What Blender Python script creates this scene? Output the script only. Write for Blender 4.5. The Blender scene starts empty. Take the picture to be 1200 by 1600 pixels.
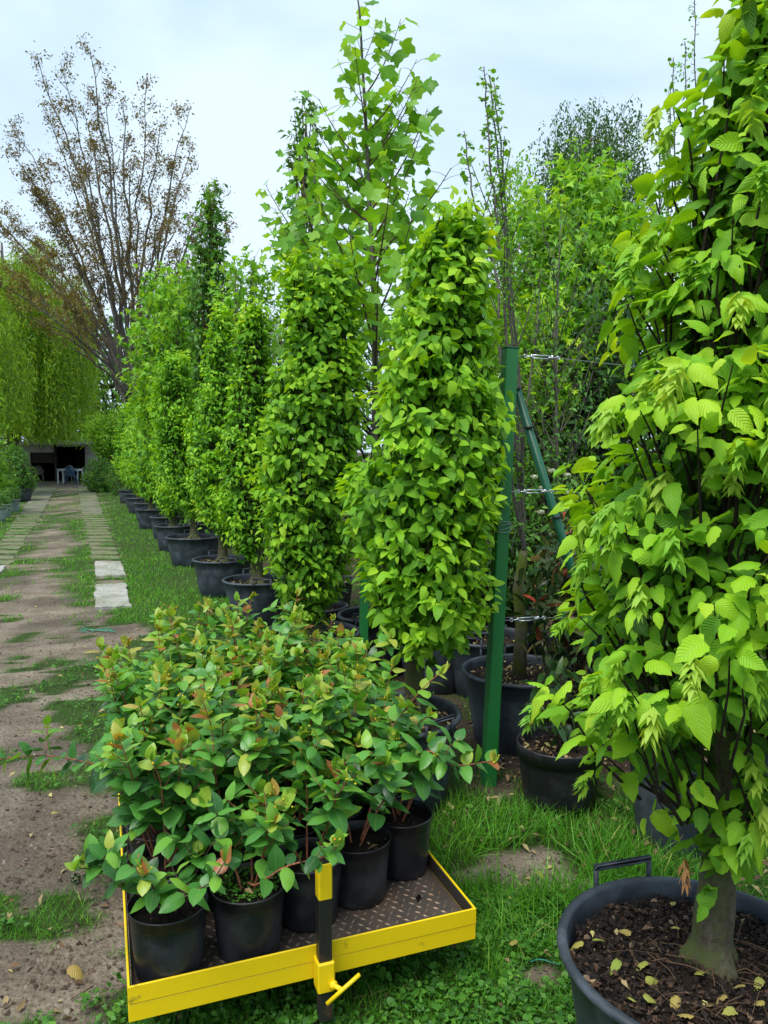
import bpy, math, random
import numpy as np
from mathutils import Matrix, Vector
SC = bpy.context.scene
C = SC.collection
rng = np.random.default_rng(7)
random.seed(7)
PI = math.pi
# ------------------------------------------------------------------ camera, sky, sun, exposure
PITCH = math.atan(95/1200)
CAMZ = 1.6
cam = bpy.data.cameras.new('camera'); camo = bpy.data.objects.new('camera', cam); C.objects.link(camo)
camo.location = (0, 0, CAMZ); camo.rotation_euler = (PI/2 - PITCH, 0, 0)
cam.sensor_fit = 'VERTICAL'; cam.sensor_height = 36; cam.lens = 27
cam.clip_start = 0.05; cam.clip_end = 2000
SC.camera = camo
W = bpy.data.worlds.new('World'); SC.world = W; W.use_nodes = True
SUN_EL, SUN_AZ = math.radians(62), math.radians(215)      # azimuth clockwise from +Y
def world():
    nt = W.node_tree; n = nt.nodes; l = nt.links; n.clear()
    out = n.new('ShaderNodeOutputWorld'); bg = n.new('ShaderNodeBackground')
    sky = n.new('ShaderNodeTexSky'); sky.sky_type = 'NISHITA'; sky.sun_disc = False
    sky.sun_elevation = SUN_EL; sky.sun_rotation = SUN_AZ; sky.air_density = 1.0; sky.dust_density = 1.5
    tc = n.new('ShaderNodeTexCoord'); mp = n.new('ShaderNodeMapping'); mp.inputs['Scale'].default_value = (1, 1, 2.2)
    no = n.new('ShaderNodeTexNoise'); no.inputs['Scale'].default_value = 1.7; no.inputs['Detail'].default_value = 5; no.inputs['Roughness'].default_value = .5
    no.inputs['Distortion'].default_value = .4
    cr = n.new('ShaderNodeValToRGB'); e = cr.color_ramp.elements
    e[0].position = .38; e[0].color = (4.4, 6.1, 7.8, 1); e[1].position = .62; e[1].color = (6.8, 8.15, 9.35, 1)
    mx = n.new('ShaderNodeMix'); mx.data_type = 'RGBA'; mx.inputs[0].default_value = .86
    l.new(tc.outputs['Generated'], mp.inputs[0]); l.new(mp.outputs[0], no.inputs['Vector']); l.new(no.outputs['Fac'], cr.inputs[0])
    l.new(sky.outputs[0], mx.inputs[6]); l.new(cr.outputs[0], mx.inputs[7]); l.new(mx.outputs[2], bg.inputs[0])
    bg.inputs[1].default_value = 0.0535; l.new(bg.outputs[0], out.inputs[0])
world()
sl = bpy.data.lights.new('sun', 'SUN'); sl.energy = 1.5; sl.angle = math.radians(35); sl.color = (1, .965, .9)
so = bpy.data.objects.new('sun', sl); C.objects.link(so)
so.rotation_euler = (PI/2 - SUN_EL, 0, -SUN_AZ + PI)
vs = SC.view_settings; vs.view_transform = 'Standard'; vs.look = 'None'; vs.gamma = 1; vs.use_curve_mapping = False
vs.exposure = 1.42
SC.cycles.max_bounces = 6; SC.cycles.transparent_max_bounces = 4; SC.cycles.diffuse_bounces = 3; SC.cycles.glossy_bounces = 2; SC.cycles.transmission_bounces = 3
# ------------------------------------------------------------------ projection helpers (only to find where things stand)
cp, sp = math.cos(PITCH), math.sin(PITCH)
def ray(px, py):
    u = (px-600)/1200; v = (py-800)/1200
    return np.array([u, cp - v*sp, -sp - v*cp])
def G(px, py, z=0.):
    d = ray(px, py); k = (z-CAMZ)/d[2]; return np.array([d[0]*k, d[1]*k, z])
def P(px, py, Y):
    d = ray(px, py); k = Y/d[1]; return np.array([d[0]*k, Y, CAMZ + d[2]*k])
def proj(p):
    q = np.atleast_2d(p) - np.array([0, 0, CAMZ])
    zc = q[:, 1]*cp - q[:, 2]*sp; yc = q[:, 1]*sp + q[:, 2]*cp
    zz = np.where(zc > .05, zc, .05)
    return 600 + 1200*q[:, 0]/zz, 800 - 1200*yc/zz, zc
# ------------------------------------------------------------------ numeric noise
def _h(ix, iy, s):
    n = (ix.astype(np.int64)*374761393 + iy.astype(np.int64)*668265263 + s*1442695041) & 0x7fffffff
    n = ((n ^ (n >> 13))*1274126177) & 0x7fffffff
    return ((n ^ (n >> 16)) & 0xffff)/65535.
def vnoise(x, y, s=0):
    x = np.asarray(x, float); y = np.asarray(y, float)
    ix = np.floor(x); iy = np.floor(y); fx = x-ix; fy = y-iy
    fx = fx*fx*(3-2*fx); fy = fy*fy*(3-2*fy)
    a = _h(ix, iy, s); b = _h(ix+1, iy, s); c = _h(ix, iy+1, s); d = _h(ix+1, iy+1, s)
    return (a*(1-fx)+b*fx)*(1-fy) + (c*(1-fx)+d*fx)*fy
def fbm(x, y, s=0, o=4):
    t = 0; a = .5
    for k in range(o): t = t + a*vnoise(np.asarray(x)*2**k, np.asarray(y)*2**k, s+k*17); a *= .5
    return t/(1-.5**o)
# ------------------------------------------------------------------ mesh builder
def nrm(v): return v/np.maximum(np.linalg.norm(v, axis=-1, keepdims=True), 1e-9)
class MB:
    def __init__(s): s.V = []; s.F = []; s.R = []; s.U = []; s.n = 0
    def add(s, V, F, rnd=0., uv=None, mi=0):
        V = np.asarray(V, float); m = len(V)
        for f in F:
            f = np.asarray(f)
            if len(f): s.F.append((f + s.n, mi))
        s.V.append(V); s.R.append(np.full(m, rnd) if np.isscalar(rnd) else rnd)
        s.U.append(np.zeros((m, 2)) if uv is None else uv); s.n += m; return s
    def inst(s, T, pos, R, sc, rnd, mi=0):
        N = len(pos)
        if N == 0: return s
        sc = np.asarray(sc, float); sc = sc[:, None] if sc.ndim == 1 else sc
        V = np.einsum('nij,nkj->nki', R, T['V'][None]*sc[:, None, :]) + pos[:, None]
        k = len(T['V']); off = (np.arange(N)*k)[:, None, None]
        F = [(f[None] + off).reshape(-1, f.shape[1]) for f in T['F'] if len(f)]
        return s.add(V.reshape(-1, 3), F, np.repeat(rnd, k), np.tile(T['U'], (N, 1)), mi)
    def box(s, c, d, R=None, rnd=0., mi=0, bev=0):
        c = np.asarray(c, float); h = np.asarray(d, float)/2
        if bev <= 0:
            V = np.array([[x, y, z] for x in (-1, 1) for y in (-1, 1) for z in (-1, 1)])*h
            F = [np.array([[0, 1, 3, 2], [4, 6, 7, 5], [0, 4, 5, 1], [2, 3, 7, 6], [0, 2, 6, 4], [1, 5, 7, 3]])]
        else:
            V = []
            for x in (-1, 1):
                for y in (-1, 1):
                    for z in (-1, 1):
                        g = np.array([x, y, z])
                        for a in range(3):
                            q = g*(h - bev); q[a] = g[a]*h[a]; V.append(q)
            V = np.array(V); I = lambda x, y, z, a: ((x*2+y)*2+z)*3+a
            Q = []
            for a in range(3):
                b, c2 = (a+1) % 3, (a+2) % 3
                for sgn in (0, 1):
                    r = []
                    for (p, q) in ((0, 0), (1, 0), (1, 1), (0, 1)):
                        k = [0]*3; k[a] = sgn; k[b] = p; k[c2] = q; r.append(I(*k, a))
                    Q.append(r if sgn else r[::-1])
            for a in range(3):
                b, c2 = (a+1) % 3, (a+2) % 3
                for p in (0, 1):
                    for q in (0, 1):
                        k0 = [0]*3; k0[b] = p; k0[c2] = q; k1 = list(k0); k1[a] = 1
                        r = [I(*k0, b), I(*k1, b), I(*k1, c2), I(*k0, c2)]
                        Q.append(r if (p == q) else r[::-1])
            T3 = []
            for x in (0, 1):
                for y in (0, 1):
                    for z in (0, 1):
                        r = [I(x, y, z, 0), I(x, y, z, 1), I(x, y, z, 2)]
                        T3.append(r if (x+y+z) % 2 else r[::-1])
            F = [np.array(Q), np.array(T3)]
        if R is not None: V = V @ np.asarray(R).T
        return s.add(V + c, F, rnd, None, mi)
    def tube(s, pts, rad, n=6, rnd=0., cap=True, mi=0, rough=0.):
        pts = np.asarray(pts, float); m = len(pts)
        rad = np.full(m, rad) if np.isscalar(rad) else np.asarray(rad, float)
        t = np.gradient(pts, axis=0); t = nrm(t)
        up = np.array([0, 0, 1.]) if abs(t[:, 2]).mean() < .8 else np.array([1., 0, 0])
        a = nrm(np.cross(t, up)); b = np.cross(t, a)
        an = np.arange(n)*2*PI/n
        rr = rad[:, None]*(1 + (rough*(rng.random((m, n))-.5) if rough else 0))
        V = pts[:, None] + rr[..., None]*(np.cos(an)[None, :, None]*a[:, None] + np.sin(an)[None, :, None]*b[:, None])
        i = np.arange(m-1)[:, None]*n; j = np.arange(n)[None]; k = (j+1) % n
        F = [np.stack([i+j, i+k, i+n+k, i+n+j], -1).reshape(-1, 4)]
        V = V.reshape(-1, 3)
        L = np.concatenate([[0], np.cumsum(np.linalg.norm(np.diff(pts, axis=0), axis=1))])
        U = np.stack([np.tile(an/(2*PI), m), np.repeat(L, n)], -1)
        if cap:
            V = np.vstack([V, pts[0], pts[-1]]); U = np.vstack([U, [0, 0], [0, 0]])
            q = np.arange(n); q2 = (q+1) % n; o = (m-1)*n
            F.append(np.vstack([np.stack([q2, q, np.full(n, m*n)], -1), np.stack([o+q, o+q2, np.full(n, m*n+1)], -1)]))
        return s.add(V, F, rnd, U, mi)
    def lathe(s, prof, n=48, c=(0, 0, 0), rnd=0., mi=0, wob=0.):
        prof = np.asarray(prof, float); m = len(prof); an = np.arange(n)*2*PI/n
        w = 1 + wob*np.cos(2*an + 1.3)[None]
        V = np.stack([prof[:, 0:1]*np.cos(an)*w, prof[:, 0:1]*np.sin(an)*w, np.repeat(prof[:, 1:2], n, 1)], -1) + np.asarray(c)
        i = np.arange(m-1)[:, None]*n; j = np.arange(n)[None]; k = (j+1) % n
        F = [np.stack([i+j, i+k, i+n+k, i+n+j], -1).reshape(-1, 4)]
        return s.add(V.reshape(-1, 3), F, rnd, None, mi)
    def mesh(s, name, mats, smooth=True):
        me = bpy.data.meshes.new(name)
        V = np.concatenate(s.V); R = np.concatenate(s.R); U = np.concatenate(s.U)
        lv = []; lt = []; mi = []
        for f, m in s.F:
            lv.append(f.reshape(-1)); lt.append(np.full(len(f), f.shape[1])); mi.append(np.full(len(f), m))
        lv = np.concatenate(lv).astype(np.int32); lt = np.concatenate(lt).astype(np.int32)
        me.vertices.add(len(V)); me.vertices.foreach_set('co', V.astype(np.float32).ravel())
        me.loops.add(len(lv)); me.loops.foreach_set('vertex_index', lv)
        me.polygons.add(len(lt)); st = np.concatenate([[0], np.cumsum(lt)[:-1]]).astype(np.int32)
        me.polygons.foreach_set('loop_start', st); me.polygons.foreach_set('loop_total', lt)
        me.polygons.foreach_set('material_index', np.concatenate(mi).astype(np.int32))
        me.polygons.foreach_set('use_smooth', np.full(len(lt), smooth))
        a = me.attributes.new('rnd', 'FLOAT', 'POINT'); a.data.foreach_set('value', R.astype(np.float32))
        u = me.uv_layers.new(name='UVMap'); u.data.foreach_set('uv', U[lv].astype(np.float32).ravel())
        me.update(calc_edges=True)
        for m in (mats if isinstance(mats, (list, tuple)) else [mats]): me.materials.append(m)
        return me
    def build(s, name, mats, parent=None, smooth=True, **kw):
        o = bpy.data.objects.new(name, s.mesh(name, mats, smooth)); C.objects.link(o)
        if parent is not None:
            o.parent = parent; w = wloc(parent); o.location = -w
        for k, v in kw.items(): o[k] = v
        return o
def wloc(o):
    v = Vector((0, 0, 0))
    while o is not None: v += o.location; o = o.parent
    return v
def thing(name, loc, label, cat, group=None):
    o = bpy.data.objects.new(name, None); C.objects.link(o); o.location = Vector([float(a) for a in loc]); o.empty_display_size = .05
    o['label'] = label; o['category'] = cat
    if group: o['group'] = group
    return o
def put(me, name, M, parent=None):
    o = bpy.data.objects.new(name, me); C.objects.link(o)
    M = Matrix(M)
    if parent is not None: o.parent = parent; M.translation = M.translation - wloc(parent)
    o.matrix_basis = M
    return o
def euler(x=0, y=0, z=0):
    return np.array(Matrix.Rotation(z, 3, 'Z') @ Matrix.Rotation(y, 3, 'Y') @ Matrix.Rotation(x, 3, 'X'))
def frames(d, n):
    y = nrm(d); x = nrm(np.cross(y, n)); z = np.cross(x, y)
    return np.stack([x, y, z], -1)
def rnd3(N): return rng.normal(size=(N, 3))
# ------------------------------------------------------------------ materials
class NT:
    def __init__(s, name):
        s.m = bpy.data.materials.new(name); s.m.use_nodes = True; s.t = s.m.node_tree; s.t.nodes.clear()
    def n(s, ty, **kw):
        x = s.t.nodes.new('ShaderNode'+ty)
        for k, v in kw.items():
            if k in x.inputs: x.inputs[k].default_value = v
            else: setattr(x, k, v)
        return x
    def l(s, a, b): s.t.links.new(a, b); return s
    def math(s, op, a, b=None):
        x = s.t.nodes.new('ShaderNodeMath'); x.operation = op
        for i, v in enumerate((a, b)):
            if v is None: continue
            if isinstance(v, (int, float)): x.inputs[i].default_value = v
            else: s.l(v, x.inputs[i])
        return x.outputs[0]
    def ramp(s, fac, st):
        x = s.t.nodes.new('ShaderNodeValToRGB'); e = x.color_ramp.elements
        while len(e) < len(st): e.new(.5)
        for i, (p, c) in enumerate(st): e[i].position = p; e[i].color = (*c, 1)
        s.l(fac, x.inputs[0]); return x.outputs[0]
    def noise(s, scale, det=4, rough=.55, co='Object', vec=None):
        tc = s.t.nodes.new('ShaderNodeTexCoord'); x = s.n('TexNoise', Scale=scale, Detail=det, Roughness=rough)
        s.l(vec if vec is not None else tc.outputs[co], x.inputs['Vector']); return x.outputs['Fac']
    def mix(s, f, a, b, bt='MIX'):
        x = s.t.nodes.new('ShaderNodeMix'); x.data_type = 'RGBA'; x.blend_type = bt
        for i, v in ((0, f), (6, a), (7, b)):
            if isinstance(v, (int, float)): x.inputs[i].default_value = v
            elif isinstance(v, tuple): x.inputs[i].default_value = (*v, 1)
            else: s.l(v, x.inputs[i])
        return x.outputs[2]
    def fin(s, col, rough=.6, bump=None, bs=.3, bd=.01, spec=.5, metal=0., trans=0., tcol=None):
        p = s.n('BsdfPrincipled'); p.inputs['Specular IOR Level'].default_value = spec; p.inputs['Metallic'].default_value = metal
        if isinstance(col, tuple): p.inputs['Base Color'].default_value = (*col, 1)
        else: s.l(col, p.inputs['Base Color'])
        if isinstance(rough, (int, float)): p.inputs['Roughness'].default_value = rough
        else: s.l(rough, p.inputs['Roughness'])
        if bump is not None:
            b = s.n('Bump', Strength=bs, Distance=bd); s.l(bump, b.inputs['Height']); s.l(b.outputs[0], p.inputs['Normal'])
        o = s.n('OutputMaterial'); sh = p.outputs[0]
        if trans > 0:
            t = s.n('BsdfTranslucent'); s.l(tcol, t.inputs[0]); mx = s.n('MixShader'); mx.inputs[0].default_value = trans
            s.l(p.outputs[0], mx.inputs[1]); s.l(t.outputs[0], mx.inputs[2]); sh = mx.outputs[0]
        s.l(sh, o.inputs[0]); return s.m
def leaf_mat(name, st, trans=.3, rough=.42, vein=0., vf=9., spec=.28, drops=False):
    t = NT(name); a = t.n('Attribute', attribute_name='rnd'); b = t.n('Attribute', attribute_name='isp')
    oi = t.n('ObjectInfo')
    f = t.math('ADD', a.outputs['Fac'], t.math('MULTIPLY', b.outputs['Fac'], t.math('MULTIPLY', t.math('SUBTRACT', oi.outputs['Random'], .5), .3)))
    ns = t.noise(40., 2); f2 = t.math('ADD', f, t.math('MULTIPLY', t.math('SUBTRACT', ns, .5), .12))
    col = t.ramp(f2, st); bump = None
    if vein > 0:
        uv = t.n('UVMap', uv_map='UVMap'); sx = t.n('SeparateXYZ'); t.l(uv.outputs[0], sx.inputs[0])
        ax = t.math('ABSOLUTE', sx.outputs[0])
        w = t.math('SINE', t.math('MULTIPLY', t.math('SUBTRACT', sx.outputs[1], t.math('MULTIPLY', ax, .3)), 6.283*vf))
        w = t.math('ADD', t.math('MULTIPLY', w, .5), .5)
        mid = t.math('LESS_THAN', ax, .035)
        vc = t.math('MAXIMUM', t.math('MULTIPLY', t.math('POWER', w, 3.), vein), t.math('MULTIPLY', mid, .45))
        col = t.mix(vc, col, t.mix(.5, col, (.5, .62, .22)))
        bump = t.math('ADD', t.math('MULTIPLY', w, 1. if vein > .01 else .12), t.math('MULTIPLY', mid, -1. if vein > .01 else -.5))
    if drops:
        vo = t.n('TexVoronoi', Scale=95.); tc = t.n('TexCoord'); t.l(tc.outputs['Object'], vo.inputs['Vector'])
        dd = t.math('MULTIPLY', t.math('LESS_THAN', vo.outputs['Distance'], .17), t.math('GREATER_THAN', t.noise(9., 1), .52))
        col = t.mix(t.math('MULTIPLY', dd, .55), col, (.6, .68, .62))
    tc_ = t.mix(1., col, (1.75, 1.45, .40), 'MULTIPLY')
    return t.fin(col, rough, bump, .5 if vein else 0, .0022, spec, 0, trans, tc_)
# hornbeam: old leaves deep green, fresh tips yellow green
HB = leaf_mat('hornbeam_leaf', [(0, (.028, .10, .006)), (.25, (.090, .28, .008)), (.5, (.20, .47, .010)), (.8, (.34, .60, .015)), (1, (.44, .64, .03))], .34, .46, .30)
HBF = leaf_mat('hornbeam_leaf_far', [(0, (.032, .11, .008)), (.25, (.092, .28, .012)), (.5, (.20, .46, .014)), (.78, (.34, .60, .02)), (1, (.46, .62, .03))], .34, .52)
SEED = leaf_mat('seed_bract', [(0, (.19, .42, .04)), (.5, (.27, .50, .05)), (1, (.40, .56, .08))], .35, .5)
SEEDB = leaf_mat('dry_seed', [(0, (.22, .10, .03)), (1, (.38, .19, .07))], .2, .7)
HY = leaf_mat('shrub_leaf', [(0, (.024, .085, .024)), (.25, (.052, .20, .038)), (.5, (.105, .32, .042)), (.72, (.23, .44, .040)), (.90, (.36, .42, .06)), (.97, (.42, .27, .06)), (1, (.38, .14, .05))], .30, .36, .001, 4., .45, True)
TU = leaf_mat('tulip_leaf', [(0, (.075, .23, .022)), (.5, (.17, .41, .036)), (1, (.30, .54, .06))], .45, .45)
LG = leaf_mat('light_green_leaf', [(0, (.060, .19, .014)), (.5, (.16, .40, .024)), (1, (.32, .56, .05))], .4, .5)
MG = leaf_mat('mid_green_leaf', [(0, (.030, .10, .018)), (.5, (.075, .22, .030)), (1, (.16, .34, .05))], .32, .5)
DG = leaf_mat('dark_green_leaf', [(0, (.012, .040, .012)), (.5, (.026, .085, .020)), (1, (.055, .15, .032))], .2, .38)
WI = leaf_mat('willow_leaf', [(0, (.075, .18, .018)), (.5, (.19, .38, .028)), (1, (.34, .52, .05))], .4, .55)
BR = leaf_mat('bronze_leaf', [(0, (.11, .075, .035)), (.45, (.17, .125, .045)), (.7, (.17, .17, .04)), (1, (.27, .17, .05))], .3, .55)
BI = leaf_mat('birch_leaf', [(0, (.035, .10, .022)), (1, (.10, .22, .045))], .25, .5)
PH = leaf_mat('laurel_leaf', [(0, (.016, .045, .014)), (.5, (.035, .09, .022)), (.8, (.12, .13, .04)), (.93, (.30, .07, .03)), (1, (.50, .05, .03))], .15, .28)
GR = leaf_mat('grass_blade', [(0, (.026, .095, .010)), (.4, (.070, .25, .016)), (.75, (.145, .40, .024)), (.95, (.30, .50, .05)), (1, (.48, .44, .15))], .25, .5)
CL = leaf_mat('weed_leaf', [(0, (.022, .08, .012)), (.5, (.055, .19, .020)), (1, (.13, .31, .035))], .25, .5)
YL = leaf_mat('fallen_yellow_leaf', [(0, (.26, .34, .05)), (.4, (.40, .36, .07)), (.7, (.42, .30, .08)), (1, (.22, .12, .05))], .2, .5, .3)
def bark(name, a, b, moss=None, sc=18.):
    t = NT(name); tc = t.n('TexCoord'); mp = t.n('Mapping'); mp.inputs['Scale'].default_value = (1, 1, .22); t.l(tc.outputs['Object'], mp.inputs[0])
    n1 = t.noise(sc, 9, .75, vec=mp.outputs[0]); n3 = t.noise(70., 5, .7); col = t.mix(t.ramp(n3, [(.45, (0, 0, 0)), (.62, (.55,)*3)]), t.ramp(n1, [(.35, a), (.65, b)]), tuple(q*.45 for q in a))
    if moss:
        n2 = t.noise(9., 7, .7); col = t.mix(t.ramp(n2, [(.42, (0, 0, 0)), (.58, (1, 1, 1))]), col, moss)
    return t.fin(col, .85, t.math('ADD', n1, t.math('MULTIPLY', n3, .5)), 1., .008, .2)
BK = bark('hornbeam_bark', (.060, .050, .032), (.15, .13, .085), (.080, .10, .030), 22.)
BKD = bark('dark_twig_bark', (.020, .014, .010), (.055, .040, .028))
BKG = bark('grey_bark', (.085, .075, .062), (.20, .18, .15), None, 9.)
BKM = bark('mossy_bark', (.12, .10, .07), (.24, .20, .15), (.11, .15, .02), 14.)
BKR = bark('red_stem', (.26, .075, .045), (.46, .18, .10), None, 30.)
BKO = bark('brown_stem', (.085, .055, .035), (.20, .13, .08), None, 30.)
def plastic(name, c, rough=.45, dirt=.5):
    t = NT(name); n1 = t.noise(7., 6, .65); n2 = t.noise(60., 3)
    col = t.mix(t.ramp(n1, [(.45, (0, 0, 0)), (.75, (dirt,)*3)]), c, tuple(min(1, a*3+.035) for a in c))
    r = t.math('ADD', t.math('MULTIPLY', n1, .3), rough-.12)
    return t.fin(col, r, n2, .12, .002, .5)
POT = plastic('black_pot_plastic', (.012, .014, .019), .42)
POTG = plastic('grey_black_pot_plastic', (.024, .031, .041), .5, .8)
POTN = plastic('small_pot_plastic', (.010, .011, .014), .36, .75)
POTL = plastic('pale_green_pot_plastic', (.20, .25, .24), .5)
def paint(name, c, dark, rough=.4, sc=5., amt=.55, th=.58):
    t = NT(name); n1 = t.noise(sc, 8, .7); n2 = t.noise(90., 3)
    f = t.ramp(n1, [(th, (0, 0, 0)), (th+.12, (amt,)*3)])
    col = t.mix(f, t.mix(t.math('MULTIPLY', n2, .2), c, tuple(a*.75 for a in c)), dark)
    return t.fin(col, rough, t.math('ADD', n1, t.math('MULTIPLY', n2, .3)), .3, .003, .5)
YEL = paint('yellow_paint', (.86, .60, .005), (.16, .10, .03), .42, 16., .8, .60)
YELD = paint('dark_inner_side', (.030, .026, .022), (.12, .06, .03), .6)
BLK = paint('black_paint', (.018, .017, .016), (.13, .06, .03), .45, 14., .6, .55)
GRN = paint('green_paint', (.014, .165, .034), (.07, .10, .045), .45, 12., .7, .58)
GRND = paint('dark_green_paint', (.008, .105, .050), (.12, .05, .03), .42, 7., .8, .64)
STEEL = NT('galvanised_steel').fin((.62, .64, .66), .32, None, metal=.9)
WIRE = NT('wire_metal').fin((.32, .33, .34), .45, None, metal=.8)
WHT = paint('white_plastic', (.50, .52, .52), (.4, .4, .38), .45)
BLU = NT('blue_plastic').fin((.025, .06, .13), .4)
BEI = NT('cream_plastic').fin((.20, .19, .16), .5)
def deckmat():
    t = NT('rusty_deck_plate'); n1 = t.noise(5., 7, .7); n2 = t.noise(40., 4)
    col = t.ramp(n1, [(.34, (.045, .037, .032)), (.52, (.085, .062, .048)), (.70, (.17, .085, .045))])
    return t.fin(t.mix(t.math('MULTIPLY', n2, .35), col, (.11, .10, .09)), .5, n2, .35, .002, .5, .2)
DECK = deckmat()
def treadmat():
    t = NT('worn_tread_ridge'); n1 = t.noise(6., 6, .7)
    return t.fin(t.ramp(n1, [(.35, (.12, .09, .07)), (.55, (.27, .19, .13)), (.75, (.34, .17, .08))]), .42, None, metal=.3)
TREAD = treadmat()
def soilmat(name, a, b, c):
    t = NT(name); n1 = t.noise(30., 8, .7); n2 = t.noise(7., 4)
    col = t.mix(t.ramp(n2, [(.45, (0, 0, 0)), (.65, (1, 1, 1))]), t.ramp(n1, [(.3, a), (.7, b)]), t.ramp(n1, [(.3, a), (.75, c)]))
    return t.fin(col, .9, n1, 1., .02, .2)
SOIL = soilmat('potting_soil', (.010, .008, .006), (.045, .032, .024), (.085, .055, .035))
SOILN = soilmat('dark_peat', (.007, .005, .004), (.030, .021, .016), (.055, .038, .028))
CHIP = leaf_mat('bark_chip', [(0, (.008, .006, .005)), (.6, (.028, .018, .013)), (.85, (.085, .046, .028)), (1, (.26, .19, .12))], .0001, .85)
LIT = leaf_mat('leaf_litter', [(0, (.06, .035, .02)), (.5, (.18, .11, .06)), (.85, (.38, .30, .14)), (1, (.5, .46, .14))], .1, .7)
PERL = leaf_mat('crumb', [(0, (.05, .036, .026)), (.5, (.12, .09, .066)), (.9, (.20, .165, .13)), (1, (.34, .31, .27))], .0001, .95)
def slabmat(name, a, b, moss, amt):
    t = NT(name); n1 = t.noise(9., 7, .65); n2 = t.noise(2.2, 4); n3 = t.noise(60., 3)
    col = t.mix(t.ramp(n2, [(.48, (0, 0, 0)), (.62, (amt,)*3)]), t.ramp(n1, [(.3, a), (.7, b)]), moss)
    return t.fin(col, .9, t.math('ADD', n1, n3), .4, .004, .2)
SLAB = slabmat('pale_concrete', (.28, .28, .25), (.42, .41, .37), (.13, .14, .07), .45)
PAV = slabmat('mossy_concrete', (.10, .12, .055), (.20, .205, .12), (.06, .12, .025), 1.)
PAVD = slabmat('worn_grey_slab', (.13, .13, .095), (.215, .205, .16), (.075, .12, .035), .85)
# ------------------------------------------------------------------ leaf templates (length 1 along +Y, width along X)
def ovate(ns, nx, wid, serr=0, pleat=0, fold=.25, droop=.3, cup=0., oval=False, wave=0.):
    t = np.linspace(0, 1, ns+1); V = []; U = []; idx = {}
    w = wid*np.sin(PI*t**.76)**.62*(1-.18*t); w = w*(1+ (serr*np.where(np.arange(ns+1) % 2 == 0, 1, -1)))
    if oval: w = wid*np.sin(PI*t**.85)**.55*(1-.12*t)
    w[0] = w[-1] = 0
    quads = []; tris = []; prev = None
    for i in range(ns+1):
        z0 = -droop*t[i]**2; row = []
        if i in (0, ns):
            V.append((0, t[i], z0)); U.append((0, t[i])); row = [len(V)-1]
        else:
            for j in range(nx):
                s = -1 + 2*j/(nx-1); x = s*w[i]
                z = z0 + fold*abs(x) - cup*x*x*4 + (pleat if i % 2 else -pleat)*abs(s) + wave*math.sin(t[i]*9+s*2)*abs(s)
                V.append((x*(1-.1*fold), t[i] - .05*abs(s), z)); U.append((s, t[i])); row.append(len(V)-1)
        if prev is not None:
            if len(prev) == 1: tris += [(prev[0], row[k+1], row[k]) for k in range(nx-1)]
            elif len(row) == 1: tris += [(prev[k], prev[k+1], row[0]) for k in range(nx-1)]
            else: quads += [(prev[k], prev[k+1], row[k+1], row[k]) for k in range(nx-1)]
        prev = row
    F = []
    if quads: F.append(np.array(quads))
    if tris: F.append(np.array(tris))
    return dict(V=np.array(V, float), F=F, U=np.array(U, float))
def fan(out, fold=.2, droop=.2, c=(0, .4)):
    V = [(c[0], c[1], -droop*c[1]**2)] + [(x, y, fold*abs(x) - droop*y*y) for x, y in out]
    n = len(out); tr = [(0, 1+k, 1+(k+1) % n) for k in range(n)]
    return dict(V=np.array(V, float), F=[np.array(tr)], U=np.array([(v[0]*1.6, v[1]) for v in V]))
H_HI = [ovate(8, 5, .33, .06, .014, f, d, cu, wave=w) for f, d, cu, w in ((.30, .25, 0, .02), (.10, .55, .5, .03), (.6, .15, .3, .02), (.2, .85, .3, .03))]
H_MD = [ovate(5, 3, .33, .02, .012, f, d, 0, True) for f, d in ((.30, .25), (.12, .7), (.5, .1))]
H_LO = [ovate(3, 3, .31, 0, 0, f, d) for f, d in ((.5, .3), (.3, .6))]
H_FA = [ovate(2, 3, .33, 0, 0, f, d) for f, d in ((.5, .3), (.3, .6))]
HYT = [ovate(7, 3, .35, 0, 0, f, d, cu, True, w) for f, d, cu, w in ((.20, .25, 0, .02), (.08, .5, .3, .03), (.40, .1, 0, .02))]
NAR = [dict(V=np.array([(0, 0, 0), (-.09, .45, .02), (.09, .5, .02), (0, 1, -.2)]), F=[np.array([(0, 2, 1), (1, 2, 3)])], U=np.zeros((4, 2)))]
OV2 = [ovate(2, 3, .27, 0, 0, .4, .3), ovate(2, 3, .25, 0, 0, .3, .6)]
LAU = [ovate(4, 3, .19, 0, 0, .35, d) for d in (.2, .5)]
half = [(.05, 0), (.30, .02), (.52, .18), (.36, .36), (.50, .62), (.46, .86), (.18, .72)]
TUL = [fan([(0, .06)] + half + [(0, .78)] + [(-x, y) for x, y in half[::-1]], f, d) for f, d in ((.25, .2), (.6, .5), (.05, .1))]
mh = [(.30, -.04), (.18, .20), (.56, .38), (.18, .52)]
MAP = [fan([(0, .04)] + mh + [(0, 1.)] + [(-x, y) for x, y in mh[::-1]], f, d, (0, .3)) for f, d in ((.3, .3), (.6, .6))]
CIR = [fan([(.5*math.sin(a), .5-.5*math.cos(a)) for a in np.linspace(0, 2*PI, 7)[:-1]], .2, .2)]
def blade(k, bend, w):
    t = np.linspace(0, 1, k+1); V = []; F = []
    for i, a in enumerate(t):
        z = a*(1-.35*bend*a); y = bend*a*a*.75; ww = w*(1-a**1.5)
        if i < k: V += [(-ww, y, z), (ww, y, z)]
        else: V.append((0, y, z))
    q = [(2*i, 2*i+1, 2*i+3, 2*i+2) for i in range(k-1)]; tr = [(2*k-2, 2*k-1, 2*k)]
    F = ([np.array(q)] if q else []) + [np.array(tr)]
    return dict(V=np.array(V, float), F=F, U=np.zeros((len(V), 2)))
BL = [blade(3, b, .022) for b in (.15, .5, .9, 1.3)]
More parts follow.
